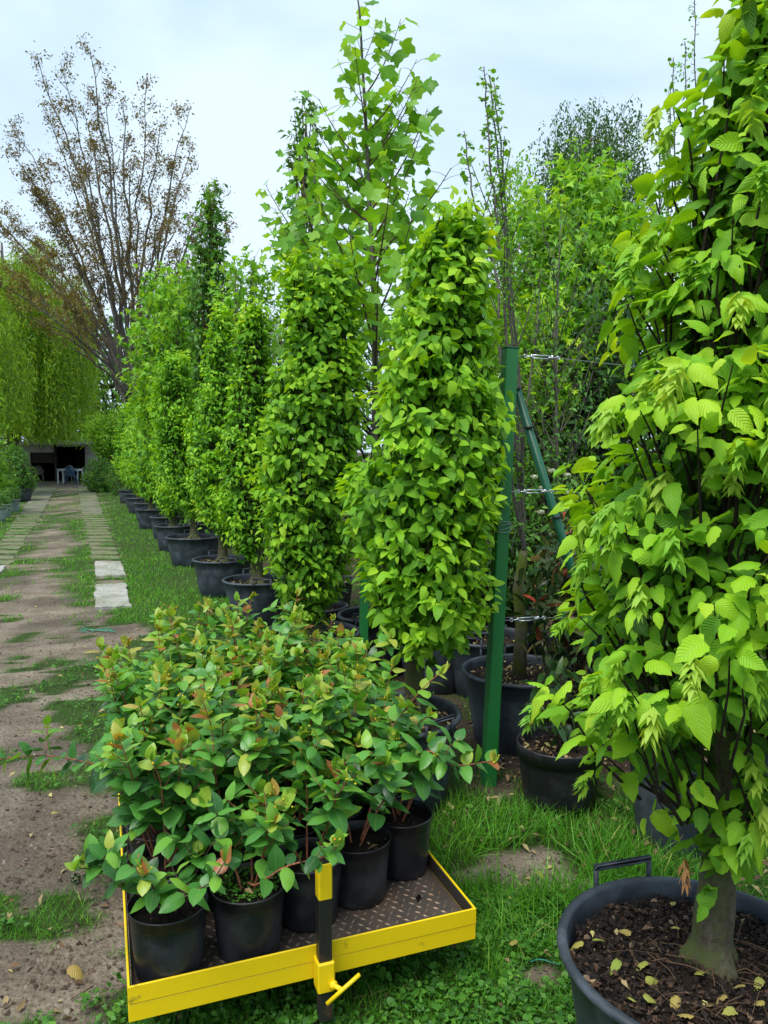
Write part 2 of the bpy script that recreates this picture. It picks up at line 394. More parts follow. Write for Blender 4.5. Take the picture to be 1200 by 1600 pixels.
BLF = [blade(1, b, .05) for b in (.2, .6)] + [blade(2, .8, .05)]
def cluster_tpl(seed, n=20):
    r = np.random.default_rng(seed); V = []; F = []; U = []
    for k in range(n):
        y0 = .1 + .75*k/n; az = r.random()*6.283; L = .46*(1-.35*k/n)*(.8+.4*r.random())
        d = np.array([math.cos(az)*.8, .55+.35*r.random(), math.sin(az)*.8]); d /= np.linalg.norm(d); o = np.array([0, y0, 0])
        s = np.cross(d, [0, 1, 0]); s /= np.linalg.norm(s); s = s*.075*(L/.42); b = len(V)
        dn = np.array([0, .10, 0])
        V += [o, o+d*L*.45+s, o+d*L*.55-s, o+d*L+dn, o+d*L*.4+s*2.3+dn*.5]
        F += [(b, b+1, b+3), (b, b+3, b+2), (b, b+4, b+1)]; U += [(0, 0)]*5
    return dict(V=np.array(V), F=[np.array(F)], U=np.array(U, float))
CLU = [cluster_tpl(k) for k in range(3)]
_pm = {}
def part_mesh(name, T, ti, mat, q):
    key = (name, id(T[ti]), mat.name, q)
    if key not in _pm:
        mb = MB(); mb.add(T[ti]['V'], T[ti]['F'], (q+.5)/6, T[ti]['U']); me = mb.mesh(name, mat)
        a = me.attributes.new('isp', 'FLOAT', 'POINT'); a.data.foreach_set('value', np.ones(len(T[ti]['V']), np.float32)); _pm[key] = me
    return _pm[key]
def leaves(T, pos, d, n, size, rnd, mat, root, nparts=0, pname='leaf', sname='foliage', wv=.18, front=None):
    """leaf blades: the ones that show largest as parts, the rest as one mass"""
    N = len(pos); R = frames(d, n); rnd = np.clip(rnd, 0, .999)
    ti = rng.integers(0, len(T), N); sc = np.stack([size*(1 + wv*(rng.random(N)-.5)*2), size, size], -1)
    mask = np.zeros(N, bool)
    if nparts:
        px, py, zc = proj(pos); s = size/np.maximum(zc, .3)
        s = s*((px > -20) & (px < 1220) & (py > -20) & (py < 1620))
        if front is not None: s = s*front
        o = np.argsort(-s)[:nparts]; o = o[s[o] > 0]; mask[o] = True
        for i in o:
            M = np.eye(4); M[:3, :3] = R[i]*sc[i][None, :]; M[:3, 3] = pos[i]
            put(part_mesh(pname, T, ti[i], mat, int(rnd[i]*6)), pname, M, root)
    mb = MB()
    for k in range(len(T)):
        q = (~mask) & (ti == k); mb.inst(T[k], pos[q], R[q], sc[q], rnd[q])
    if mb.n: mb.build(sname, mat, root, kind='stuff')
# ------------------------------------------------------------------ setting: ground
def interp_rows(rows):
    L = np.array([G(a, y)[:2] for y, a, b in rows]); Rr = np.array([G(b, y)[:2] for y, a, b in rows])
    Y = L[:, 1]; o = np.argsort(Y); return Y[o], L[o, 0], Rr[o, 0]
TR = interp_rows([(757, 88, 112), (762, 90, 110), (800, 80, 108), (850, 66, 100), (880, 42, 98), (900, 18, 106), (930, -20, 118), (960, -60, 122),
                  (1000, -120, 150), (1040, -200, 165), (1080, -300, 165), (1150, -500, 175), (1250, -700, 180), (1350, -800, 205), (1500, -900, 225), (1700, -1100, 205)])
SR = interp_rows([(758, 119, 146), (762, 120, 146), (880, 146, 190), (950, 148, 204)])
SLF = interp_rows([(758, 60, 90), (762, 57, 88), (825, 18, 53), (850, -2, 36), (895, -42, 8), (925, -72, -14)])
def row_x(y): return 1.43 - .397*y                        # line of the hornbeam row
def inside(b, x, y, m):
    a = np.interp(y, b[0], b[1]); c = np.interp(y, b[0], b[2])
    return np.minimum(x-a, c-x)/m
BARE = [(*G(815, 1365)[:2], .21, .15), (*G(768, 1232)[:2], .11, .10), (*G(900, 1195)[:2], .16, .06), (*G(840, 1530)[:2], .07, .05), (*G(930, 1390)[:2], .09, .06), (*G(190, 990)[:2], .25, .35),
        (*G(120, 1010)[:2], .5, .3), (*G(200, 1450)[:2], .25, .2), (*G(715, 1140)[:2], .08, .2)]
def grassy(x, y):
    """0 bare soil .. 1 full grass"""
    n = fbm(x*1.7+3, y*1.7, 3); n2 = fbm(x*6, y*6, 9, 3)
    m = np.clip(.10 + .030*np.abs(y), .08, 1.)
    t = inside(TR, x, y, m) + (n-.5)*2.6 + (n2-.5)*2.0 - .1 + .25*(y > 9)
    g = 1-np.clip(t*.8+.5, 0, 1)
    xr = np.interp(y, TR[0], TR[2]); de = xr-x; cf = fbm(x*3.6+1, y*3.6, 77, 3)
    g = np.maximum(g, .95*((de > -.1) & (de < .75) & (y < 7.5) & (cf + .10*(de < .35) > .565)))
    sl = np.maximum(inside(SR, x, y, .2), np.where(y > 8, inside(SLF, x, y, .2), -9))
    g = np.where(sl > 0, g*(n2 > .56)*(y < 26), g)
    d = x - row_x(y)
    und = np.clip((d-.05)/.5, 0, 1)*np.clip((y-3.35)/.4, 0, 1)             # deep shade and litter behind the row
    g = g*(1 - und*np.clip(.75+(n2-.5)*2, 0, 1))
    for cx, cy, rx, ry in BARE:
        e = ((x-cx)/rx)**2 + ((y-cy)/ry)**2 + (n2-.5)*2.2 + (fbm(x*14, y*14, 88, 2)-.5)*2.0
        g = g*np.clip((e-.5)*1.0, 0, 1)
    g = g*np.where(y > 33.6, 0, 1)
    return g
def height(x, y):
    near = np.clip((14-y)/10, 0, 1)
    return near*(.030*(fbm(x*1.3, y*1.3, 21)-.5) + .016*(fbm(x*7, y*7, 22)-.5) + .010*(fbm(x*26, y*26, 25, 2)-.5)*np.clip((6-y)/3, 0, 1))
def ground():
    k = np.linspace(-1, 1, 330); xs = np.sinh(k*6.6)/np.sinh(6.6)*700 + .0
    yy = np.concatenate([-np.sinh(np.linspace(6.2, .05, 40))/np.sinh(6.2)*700 + 1, 1+np.linspace(0, 1, 300)**2.0*16, 17.2+np.linspace(0, 1, 60)**2.5*900])
    X, Y = np.meshgrid(xs, yy); g = grassy(X, Y); H = height(X, Y)
    V = np.stack([X, Y, H], -1).reshape(-1, 3); ny, nx = X.shape
    i = (np.arange(ny-1)*nx)[:, None] + np.arange(nx-1)[None]
    F = np.stack([i, i+1, i+nx+1, i+nx], -1).reshape(-1, 4)
    t = NT('ground_soil_and_grass'); a = t.n('Attribute', attribute_name='rnd')
    n1 = t.noise(3., 8, .65); n2 = t.noise(45., 6, .7); n3 = t.noise(.9, 4)
    soil = t.ramp(n1, [(.30, (.14, .108, .076)), (.5, (.24, .195, .145)), (.70, (.34, .285, .22))])
    soil = t.mix(t.ramp(n3, [(.48, (0, 0, 0)), (.62, (.7,)*3)]), soil, (.085, .068, .052))
    soil = t.mix(t.ramp(n2, [(.35, (.55,)*3), (.55, (0, 0, 0))]), soil, (.060, .045, .033))
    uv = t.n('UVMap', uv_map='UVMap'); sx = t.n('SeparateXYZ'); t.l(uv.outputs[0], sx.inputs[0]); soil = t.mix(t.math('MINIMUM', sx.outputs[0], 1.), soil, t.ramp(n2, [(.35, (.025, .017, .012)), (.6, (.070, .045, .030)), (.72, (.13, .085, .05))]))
    gr = t.ramp(n2, [(.3, (.020, .032, .010)), (.7, (.055, .10, .018))])
    vo = t.n('TexVoronoi', Scale=55.); tc = t.n('TexCoord'); t.l(tc.outputs['Object'], vo.inputs['Vector'])
    h = t.math('ADD', t.math('MULTIPLY', n2, 1.), t.math('MULTIPLY', t.math('SUBTRACT', 1., vo.outputs['Distance']), .5))
    t.fin(t.mix(t.ramp(a.outputs['Fac'], [(.15, (0, 0, 0)), (.7, (1, 1, 1))]), soil, gr), .92, h, 1., .018, .2)
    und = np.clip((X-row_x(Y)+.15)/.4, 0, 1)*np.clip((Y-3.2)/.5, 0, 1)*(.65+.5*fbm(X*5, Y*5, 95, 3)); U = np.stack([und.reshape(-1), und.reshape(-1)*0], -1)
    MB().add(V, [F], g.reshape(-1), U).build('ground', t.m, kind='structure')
ground()
def paver_row(strip, y, dep, name, mat, par, zt=.012, jit=.02):
    a, b = np.interp(y, strip[0], strip[1]), np.interp(y, strip[0], strip[2])
    V = []; hz = .05; nseg = 5
    xs = np.linspace(a, b, nseg)
    f = y - dep/2 + rng.normal(0, jit*.6, nseg); k = y + dep/2 + rng.normal(0, jit*.6, nseg)
    sx = np.interp(y+dep, strip[0], strip[1]) - np.interp(y, strip[0], strip[1])
    tz = zt + rng.normal(0, .003)
    for z in (-hz, tz):
        for i in range(nseg): V.append((xs[i]+rng.normal(0, jit)-sx/2, f[i], z))
        for i in range(nseg): V.append((xs[i]+rng.normal(0, jit)+sx/2, k[i], z))
    n = nseg; Q = []
    for i in range(n-1):
        Q += [(2*n+i, 2*n+i+1, 3*n+i+1, 3*n+i), (i, i+1, 2*n+i+1, 2*n+i), (n+i+1, n+i, 3*n+i, 3*n+i+1)]
    Q += [(n, 0, 2*n, 3*n), (n-1, 2*n-1, 4*n-1, 3*n-1)]
    return MB().add(np.array(V), [np.array(Q)]).build(name, mat, par, smooth=False)
for strip, y0, y1 in ((SR, 11.4, 34.6), (SLF, 10.9, 34.6)):
    par = bpy.data.objects.new('paving_strip', None); C.objects.link(par); par['kind'] = 'structure'
    y = y0; i = 0
    while y < y1:
        near = y < 19
        d = .34 if near else .46
        paver_row(strip, y, d, 'paving_stone', PAV if (near or rng.random() < .25) else PAVD, par, .015 if near else .022)
        y += .56 if near else .53; i += 1
def slab(p, lab, jag):
    c = [G(x, y) for x, y in p]; V = []; n = 9
    out = []
    for k in range(4):
        a, b = c[k], c[(k+1) % 4]
        for s in np.linspace(0, 1, n)[:-1]: out.append(a + (b-a)*s + np.array([*rng.normal(0, jag, 2), 0]))
    out = np.array(out); m = len(out); cc = out.mean(0); cc[2] = .032
    lo = out.copy(); lo[:, 2] = -.03; up = out.copy(); up[:, 2] = .030 + rng.normal(0, .002, m); inn = cc + (up-cc)*.96; inn[:, 2] = .034
    V = np.vstack([lo, up, inn, cc[None]]); i = np.arange(m); j = (i+1) % m
    F = [np.vstack([np.stack([i, j, m+j, m+i], -1), np.stack([m+i, m+j, 2*m+j, 2*m+i], -1)]), np.stack([2*m+i, 2*m+j, np.full(m, 3*m)], -1)]
    return MB().add(V, F).build('concrete_slab', SLAB, smooth=False, label=lab, category='paving slab', group='pale slabs at the near end of the right wheel track')
slab([(150, 953), (203, 951), (197, 915), (150, 917)], 'pale chipped concrete slab nearest the potted shrubs, end of the right wheel track', .012)
slab([(150, 903), (197, 902), (188, 880), (148, 880)], 'clean square concrete slab just beyond the chipped one, where the paving rows start', .006)
slab([(-60, 912), (3, 896), (9, 886), (-50, 896)], 'pale concrete slab cut off by the left picture edge beside the track', .008)
# grass
def scatter(n, y0, y1, power=1.6, xm=1.25):
    u = rng.random(n); e = 1-power
    y = (y0**e + u*(y1**e - y0**e))**(1/e)
    x = (rng.random(n)*2-1)*(.5*xm*y*1.02+.35)
    return x, y
def upf(N, lean):
    az = rng.random(N)*2*PI; d = np.stack([np.cos(az), np.sin(az), np.zeros(N)], -1)
    up = nrm(np.array([0, 0, 1.]) + rnd3(N)*lean*np.array([1, 1, 0])); x = nrm(np.cross(d, up)); y = np.cross(up, x)
    return np.stack([x, y, up], -1)
OBST = []                                                  # circles with no grass (pots)
def grass():
    mb = MB()
    x, y = scatter(165000, 1.5, 7.5, 1.2)
    g = grassy(x, y); keep = rng.random(len(x)) < g*(.28+.72*fbm(x*4, y*4, 31, 3)*1.3)
    for cx, cy, r in OBST: keep &= (x-cx)**2 + (y-cy)**2 > (r*.86)**2
    x, y, g = x[keep], y[keep], g[keep]; N = len(x)
    tall = np.exp(-(((x-.75)/.55)**2 + ((y-2.85)/.55)**2))
    n = fbm(x*2.2, y*2.2, 41, 3)
    s = (.028 + .045*n + .13*tall*(n+.25))*(.5+.5*g)*(.6+.8*rng.random(N))
    R = upf(N, .35); pos = np.stack([x, y, height(x, y)-.004], -1); ti = rng.integers(0, len(BL), N)
    w = np.clip(.05/s, .7, 2.2)
    r = np.clip(.22 + .5*fbm(x*3, y*3, 51, 3) + rng.normal(0, .13, N), 0, 1); r = np.where(rng.random(N) < .015, 1, r)
    for k in range(len(BL)):
        q = ti == k; mb.inst(BL[k], pos[q], R[q], np.stack([s*w, s, s], -1)[q], r[q])
    mb.build('grass', GR, kind='stuff')
    mb = MB()
    x, y = scatter(230000, 7., 36, 1.35)
    g = grassy(x, y); keep = rng.random(len(x)) < g*(.35+fbm(x*2, y*2, 33, 3))
    for cx, cy, r in OBST: keep &= (x-cx)**2 + (y-cy)**2 > (r*.8)**2
    x, y = x[keep], y[keep]; N = len(x); s = (.035+.05*fbm(x*1.2, y*1.2, 42, 3))*(.6+.7*rng.random(N))
    R = upf(N, .4); pos = np.stack([x, y, height(x, y)-.004], -1); ti = rng.integers(0, len(BLF), N)
    w = np.clip(y/9, .8, 2.2)
    r = np.clip(.32 + .5*fbm(x*1.5, y*1.5, 52, 3) + rng.normal(0, .12, N), 0, 1)
    for k in range(len(BLF)):
        q = ti == k; mb.inst(BLF[k], pos[q], R[q], np.stack([s*w, s, s], -1)[q], r[q])
    mb.build('distant_grass', GR, kind='stuff')
    # low broad-leaved weeds and clover
    mb = MB(); x, y = scatter(20000, 1.5, 9, 1.5)
    g = grassy(x, y); pn = fbm(x*1.1+9, y*1.1, 61, 3); keep = (rng.random(len(x)) < g) & (pn+.25*(y < 2.6)*(x > 0) +.5*(fbm(x*9, y*9, 66, 2)-.5) > .56)
    for cx, cy, r in OBST: keep &= (x-cx)**2 + (y-cy)**2 > (r*.9)**2
    x, y = x[keep], y[keep]; N = len(x); hz = height(x, y)
    for j in range(5):
        az = rng.random(N)*2*PI + j*2.4; d = np.stack([np.cos(az), np.sin(az), .25+.7*rng.random(N)], -1)
        s = .009+.015*rng.random(N); pos = np.stack([x+.012*np.cos(az), y+.012*np.sin(az), hz+.015+.03*rng.random(N)], -1)
        R = frames(d, np.array([0, 0, 1.]) + rnd3(N)*.4); T = (OV2+CIR)[j % 3]
        mb.inst(T, pos, R, np.stack([s*1.5, s, s], -1), np.clip(rng.normal(.5, .25, N), 0, 1))
    mb.build('low_weeds', CL, kind='stuff')
def crumbs():
    mb = MB(); x, y = scatter(52000, 1.5, 12, 1.6); g = grassy(x, y); keep = (g < .75)
    x, y = x[keep], y[keep]; N = len(x); s = .0028 + .013*rng.random(N)**6
    V = np.array([(1, 0, 0), (-.5, .87, 0), (-.5, -.87, 0), (0, 0, .8), (.1, .1, -.5)]); F = [np.array([(0, 1, 3), (1, 2, 3), (2, 0, 3)])]
    T = dict(V=V, F=F, U=np.zeros((5, 2)))
    mb.inst(T, np.stack([x, y, height(x, y)], -1), upf(N, .6), s, rng.random(N)**1.6*.96); mb.build('soil_crumbs', PERL, kind='stuff')
    # dry leaves and straw bits
    mb = MB(); x, y = scatter(9000, 1.5, 26, 1.2); g = grassy(x, y); d = x-row_x(y)
    keep = (rng.random(len(x)) < np.where(d > .1, .9, .16)); x, y = x[keep], y[keep]; N = len(x)
    az = rng.random(N)*2*PI; dd = np.stack([np.cos(az), np.sin(az), rng.normal(0, .25, N)], -1); s = .018+.03*rng.random(N)
    for k in range(2):
        q = np.arange(N) % 2 == k
        mb.inst(OV2[k], np.stack([x, y, height(x, y)+.012+.02*(g[keep] > .5)], -1)[q], frames(dd, np.array([0, 0, 1.])+rnd3(N)*.35)[q], s[q], rng.random(N)[q])
    mb.build('leaf_litter', LIT, kind='stuff')
    mb = MB()
    for k in range(160):
        x, y = scatter(1, 1.6, 9, 1.5); x = float(x[0]); y = float(y[0])
        if x > 0 and rng.random() < .5: continue
        a = rng.random()*PI; L = .02+.06*rng.random(); z = float(height(np.array(x), np.array(y)))+.006
        mb.tube([(x, y, z), (x+L*.5*math.cos(a), y+L*.5*math.sin(a), z+.006), (x+L*math.cos(a+.2), y+L*math.sin(a+.2), z)], .0012+.0012*rng.random(), 4, rng.random())
    mb.build('dry_twigs', LIT, kind='stuff')
# ------------------------------------------------------------------ pots
def pot(root, c, r, h, mat=POTG, taper=.80, rim=.013, handles=(), n=44, style='roll', wob=0.):
    """c: centre of the pot's foot"""
    c = np.asarray(c, float); rb = r*taper
    wall = [(0, .004), (rb*.96, .0), (rb, .008)]
    for t in (.25, .5, .75): wall.append((rb+(r-rb)*t, h*t))
    if style == 'roll':
        wall += [(r*.985, h-rim*1.2)]
        a = np.linspace(-.55*PI, .95*PI, 9); wall += [(r+rim*.4+rim*math.cos(x), h-rim*.2+rim*math.sin(x)*.9) for x in a]
        wall += [(r-rim*.8, h-rim*1.8), (r*.95, h-.09)]
    elif style == 'collar':
        wall += [(r*.955, h*.78), (r*.99, h*.785), (r*1.0, h-.004), (r*.995, h), (r*.975, h), (r*.965, h-.01), (r*.93, h-.09)]
    else:
        wall += [(r*.97, h*.86), (r*.985, h*.865), (r*.995, h-.006), (r*1.025, h-.005), (r*1.03, h), (r*1.0, h+.001), (r*.975, h-.004), (r*.95, h-.05)]
    p = MB().lathe(wall, n, c, wob=wob).build('pot', mat, root)
    for az in handles:
        o = np.array([math.cos(az), math.sin(az), 0]); s = np.array([-o[1], o[0], 0]); b = c+np.array([0, 0, h])
        w = .26*r if r > .2 else .07; hh = .052 if r > .2 else .03
        pts = [b+o*(r+.012)-s*w+[0, 0, -.035], b+o*(r+.014)-s*w+[0, 0, hh*.9], b+o*(r+.014)-s*(w-.008)+[0, 0, hh], b+o*(r+.014)+s*(w-.008)+[0, 0, hh], b+o*(r+.014)+s*w+[0, 0, hh*.9], b+o*(r+.012)+s*w+[0, 0, -.035]]
        m = MB()
        for k in range(0, 5, 2): m.tube([pts[k], pts[k+1]], .0075, 6)
        m.box(b+o*(r+.014)+[0, 0, hh], (.014, 2*w+.012, .018), np.stack([o, s, [0, 0, 1]], -1), bev=.003); m.build('handle', mat, p)
    return p
def soil(root, c, r, z, mat=SOIL, chips=0, litter=0, amp=.012):
    n = 30; k = 8; an = np.arange(n)*2*PI/n; V = [(c[0], c[1], z)]
    for i in range(1, k+1):
        rr = r*i/k; x = c[0]+rr*np.cos(an); y = c[1]+rr*np.sin(an)
        V += list(zip(x, y, z + amp*2*(fbm(x*18, y*18, 71)-.5) - .008*(i/k)**2))
    tr = [(0, 1+j, 1+(j+1) % n) for j in range(n)]; Q = []
    for i in range(k-1):
        b = 1+i*n; Q += [(b+j, b+n+j, b+n+(j+1) % n, b+(j+1) % n) for j in range(n)]
    s = MB().add(np.array(V), [np.array(Q), np.array(tr)]).build('soil', mat, root)
    if chips:
        a = rng.random(chips)*2*PI; q = r*.97*np.sqrt(rng.random(chips)); x = c[0]+q*np.cos(a); y = c[1]+q*np.sin(a)
        d = rnd3(chips)*np.array([1, 1, .45]); sz = (.006+.018*rng.random(chips)**3)*(1 if r > .15 else .5)
        mb = MB(); R = frames(d, np.array([0, 0, 1.])+rnd3(chips)*.5); T = dict(V=np.array([(-.28, 0, 0), (.22, .15, .1), (.12, .85, .2), (-.2, 1, -.1), (.05, .4, .4)]), F=[np.array([(0, 1, 4), (1, 2, 4), (2, 3, 4), (3, 0, 4)])], U=np.zeros((5, 2)))
        mb.inst(T, np.stack([x, y, z+.004+.012*rng.random(chips)*(1 if r > .15 else .4)], -1), R, sz, rng.random(chips)**1.4*.93); mb.build('bark_chips', CHIP, root, smooth=False, kind='stuff')
    if litter:
        a = rng.random(litter)*2*PI; q = r*.93*np.sqrt(rng.random(litter)); x = c[0]+q*np.cos(a); y = c[1]+q*np.sin(a); mb = MB()
        d = rnd3(litter)*np.array([1, 1, .3]); mb.inst(OV2[0], np.stack([x, y, np.full(litter, z+.018)], -1), frames(d, np.array([0, 0, 1.])+rnd3(litter)*.4), .02+.02*rng.random(litter), .3+.7*rng.random(litter)); mb.build('dry_leaves', LIT, root, kind='stuff')
    return s
# ------------------------------------------------------------------ hornbeam columns
def prof_px(rows, Y, k=.93):
    out = []
    for py, a, b in rows:
        A = P(a, py, Y); B = P(b, py, Y); out.append((A[2], (A[0]+B[0])/2, (B[0]-A[0])/2*k))
    return sorted(out)
def hornbeam(name, label, foot, prof, potr, poth, potmat, nspray, lsize, T, mat, nparts, trunk_r=.045, clump=.3, handles=(), inner=.3, chips=300, litter=60,
             trunkx=None, limbs=10, tipcol=.16, clusters=0, group='clipped hornbeam columns in pots along the grass', wob=0., flare=1.9, low=0., twigs=True, nl=8, dro=.5, upn=.9, limbr=1., ob=.55):
    fx, fy = foot; root = thing('potted_hornbeam', (fx, fy, 0), label, 'potted tree', group)
    OBST.append((fx, fy, potr)); pot(root, (fx, fy, 0), potr, poth, potmat, handles=handles, wob=wob)
    zs = poth-.045; soil(root, (fx, fy), potr*.95, zs, SOIL, chips, litter)
    prof = np.array(prof); Z0, Z1 = prof[0, 0], prof[-1, 0]
    cx = lambda z: np.interp(z, prof[:, 0], prof[:, 1]); rr = lambda z: np.interp(z, prof[:, 0], prof[:, 2])
    tx = trunkx if trunkx is not None else (fx, fy)
    # trunk with flared foot and a few surface roots
    zt = np.array([zs-.02, zs+.015, zs+.06, zs+.13, zs+.24, zs+.45, *np.linspace(zs+.8, Z1-.12, 6)])
    rad = trunk_r*np.array([flare*1.15, flare, flare*.72, 1.18, 1.02, .95, .8, .66, .52, .4, .25, .12])
    mixx = np.clip((zt-zs-.3)/.9, 0, 1); pts = np.stack([tx[0]*(1-mixx)+cx(zt)*mixx, np.full(12, tx[1]) + .015*np.sin(zt*5), zt], -1)
    hz = np.linspace(zs-.02, zs+.5, 26); zz = np.concatenate([hz, zt[6:]]); an = np.arange(28)*2*PI/28; ph = rng.random(3)*6
    rad2 = np.interp(zz, zt, rad); ce = np.stack([np.interp(zz, zt, pts[:, 0]), np.interp(zz, zt, pts[:, 1]), zz], -1); A, Z = np.meshgrid(an, zz)
    hh = np.exp(-np.maximum(Z-zs, 0)/.075); rm = rad2[:, None]*(1 + hh*(.20*np.cos(3*A+ph[0]+(Z-zs)*5) + .12*np.cos(5*A+ph[1])) + .07*np.cos(2*A+ph[2]+Z*6)*(1-hh) + .10*(fbm(np.cos(A)*2+Z*3+fx, np.sin(A)*2+Z*9, 91, 3)-.5))
    Vt = np.stack([ce[:, 0:1]+rm*np.cos(A), ce[:, 1:2]+rm*np.sin(A), Z], -1).reshape(-1, 3); i_ = np.arange(len(zz)-1)[:, None]*28; j_ = np.arange(28)[None]; k_ = (j_+1) % 28
    tb = MB().add(Vt, [np.stack([i_+j_, i_+k_, i_+28+k_, i_+28+j_], -1).reshape(-1, 4)])
    for k in range(0 if limbr < 1 else 5):
        a = k*1.25+rng.random(); d = np.array([math.cos(a), math.sin(a), 0]); b = np.array([tx[0], tx[1], 0])
        tb.tube([b+d*trunk_r*.4+[0, 0, zs+.09], b+d*trunk_r*1.4+[0, 0, zs+.04], b+d*trunk_r*(2.4+rng.random())+[0, 0, zs-.012]], [trunk_r*.42, trunk_r*.28, trunk_r*.10], 7, rough=.15)
    tb.build('trunk', BK, root)
    # sprays
    th = rng.random(nspray)*2*PI; u = np.linspace(Z0, Z1, 200); w = (rr(u)+.08)*(np.clip(.25+(u-Z0)/1.1, 0, 1) if clusters else 1); cw = np.cumsum(w); cw /= cw[-1]
    z = np.interp(rng.random(nspray), cw, u); o = np.stack([np.cos(th), np.sin(th), np.zeros(nspray)], -1)
    cl = fbm(th*1.9+fx*7, z*(6.0 if clusters else 4.2)+fx, 81, 2); q = rng.random(nspray)
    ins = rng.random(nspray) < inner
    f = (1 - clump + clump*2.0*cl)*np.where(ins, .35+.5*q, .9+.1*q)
    R0 = rr(z); c = np.stack([cx(z), np.full(nspray, fy if trunkx is None else (fy+tx[1])/2), z], -1)
    capf = np.clip((z-(Z1-.25))/.25, 0, 1)
    c[:, 2] -= low*(cl-.5)
    p = c + o*(R0*f)[:, None]
    d = nrm(o*(1-.7*capf)[:, None] + np.array([0, 0, 1.])*(.15+1.*capf+.25*rng.normal(size=nspray))[:, None] + rnd3(nspray)*.35)
    keepz = (p[:, 2] > Z0-.1)
    PO = []; D = []; N_ = []; RN = []; FR = []; SZ = []
    cam_d = nrm(np.array([0, 0, CAMZ]) - c)
    fr = np.clip((o*cam_d).sum(-1)*1.2+.6, .05, 1)*np.where(ins, .3, 1)
    for k in range(nl):
        st = (k-nl+1)*lsize*.42; side = (1 if k % 2 else -1)
        s = nrm(np.cross(d, np.array([0, 0, 1.])))*side
        pos = p + d*st + s*lsize*.15 + rnd3(nspray)*lsize*.10
        ax = nrm(d*ob + s*.75 + np.array([0, 0, -dro]) + rnd3(nspray)*.34) if k < nl-1 else nrm(d + np.array([0, 0, -.3])+rnd3(nspray)*.2)
        nn = nrm(o*.7 + np.array([0, 0, upn]) + rnd3(nspray)*.52)
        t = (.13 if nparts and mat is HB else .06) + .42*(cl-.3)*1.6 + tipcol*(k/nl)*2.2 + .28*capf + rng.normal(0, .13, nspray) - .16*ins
        PO.append(pos); D.append(ax); N_.append(nn); RN.append(t); FR.append(fr); SZ.append(lsize*(.52+.66*rng.random(nspray)**.8)*(1-.25*(k == nl-1)))
    PO = np.concatenate(PO); D = np.concatenate(D); N_ = np.concatenate(N_); RN = np.concatenate(RN); FR = np.concatenate(FR); SZ = np.concatenate(SZ)
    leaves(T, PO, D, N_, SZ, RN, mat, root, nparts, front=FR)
    # limbs and twigs
    mb = MB(); ts = None
    for k in range(limbs):
        a = k*2.4+1; zb = zs+.28 + (Z1-zs-.8)*(k/limbs)*.8; ze = min(Z1-.1, zb+.7+.4*rng.random())
        e = np.array([cx(ze)+math.cos(a)*rr(ze)*.75, c[0, 1]+math.sin(a)*rr(ze)*.75, ze]); b = np.array([np.interp(zb, zt, pts[:, 0]), np.interp(zb, zt, pts[:, 1]), zb])
        m1 = b*.55+e*.45 + np.array([math.cos(a)*.05, math.sin(a)*.05, -.04]); mb.tube([b, (b+m1)/2+rnd3(1)[0]*.02, m1+rnd3(1)[0]*.025, (m1+e)/2+rnd3(1)[0]*.022, e], np.array([.36, .28, .22, .16, .08])*trunk_r*limbr, 6, 0, False)
    if twigs:
        for i in range(0, nspray, max(1, nspray//260)):
            e = p[i]-d[i]*lsize*.2; zb = max(zs+.42, e[2]-.22-.15*rng.random()); b = np.array([np.interp(zb, zt, pts[:, 0]), np.interp(zb, zt, pts[:, 1]), zb])
            b = b*.55+e*np.array([.45, .45, 0]) + np.array([0, 0, zb*.45]); mb.tube([b, b*.6+e*.4+rnd3(1)[0]*.014+np.array([0, 0, -.03]), b*.25+e*.75+rnd3(1)[0]*.012, e], np.array([.13, .095, .065, .035])*trunk_r, 5, 0, False)
    mb.build('branches', BKD, root, kind='stuff')
    if clusters:
        px, py, zc = proj(p); s = fr*(px > 780)*(px < 1230)*(py > -20)*(py < 1420)*(~ins); s = s*(.15+rng.random(nspray)); oo = np.argsort(-s)[:clusters]
        for i in oo:
            dd = nrm(np.array([[0, 0, -1.]])+o[i][None]*.35+rnd3(1)*.15); R = frames(dd, rnd3(1))[0]; L = .07+.035*rng.random()
            M = np.eye(4); M[:3, :3] = R*L; M[:3, 3] = p[i]+o[i]*.015+np.array([0, 0, .01])
            put(part_mesh('seed_cluster', CLU, int(rng.integers(0, 3)), SEED, int(rng.integers(0, 6))), 'seed_cluster', M, root)
    return root, zs
T0P = [(-140, 1170, 1290), (-60, 1150, 1300), (0, 1120, 1310), (40, 1095, 1320), (130, 1068, 1330), (215, 1045, 1340), (300, 1035, 1345), (390, 1000, 1350), (470, 975, 1350), (540, 975, 1350), (620, 945, 1360), (700, 925, 1370), (760, 900, 1380), (830, 890, 1380),
       (920, 870, 1380), (990, 850, 1380), (1060, 880, 1370), (1130, 905, 1350), (1210, 955, 1290), (1275, 1010, 1240), (1325, 1050, 1190)]
T1P = [(304, 712, 738), (320, 688, 752), (360, 652, 762), (400, 634, 768), (500, 614, 775), (600, 592, 785), (680, 574, 795), (740, 540, 788), (800, 536, 780), (860, 550, 772), (920, 562, 768), (970, 580, 752), (1000, 612, 712)]
T2P = [(390, 460, 525), (410, 440, 555), (450, 434, 565), (550, 428, 576), (650, 404, 578), (750, 397, 572), (850, 406, 560), (900, 418, 548), (935, 440, 520), (955, 465, 505)]
T3P = [(466, 385, 408), (490, 370, 422), (540, 355, 430), (600, 350, 434), (640, 338, 440), (700, 330, 440), (780, 334, 430), (840, 350, 425), (868, 378, 415)]
T4P = [(474, 335, 358), (500, 322, 368), (580, 308, 378), (640, 284, 385), (700, 276, 385), (770, 290, 375), (815, 310, 378), (830, 330, 368)]
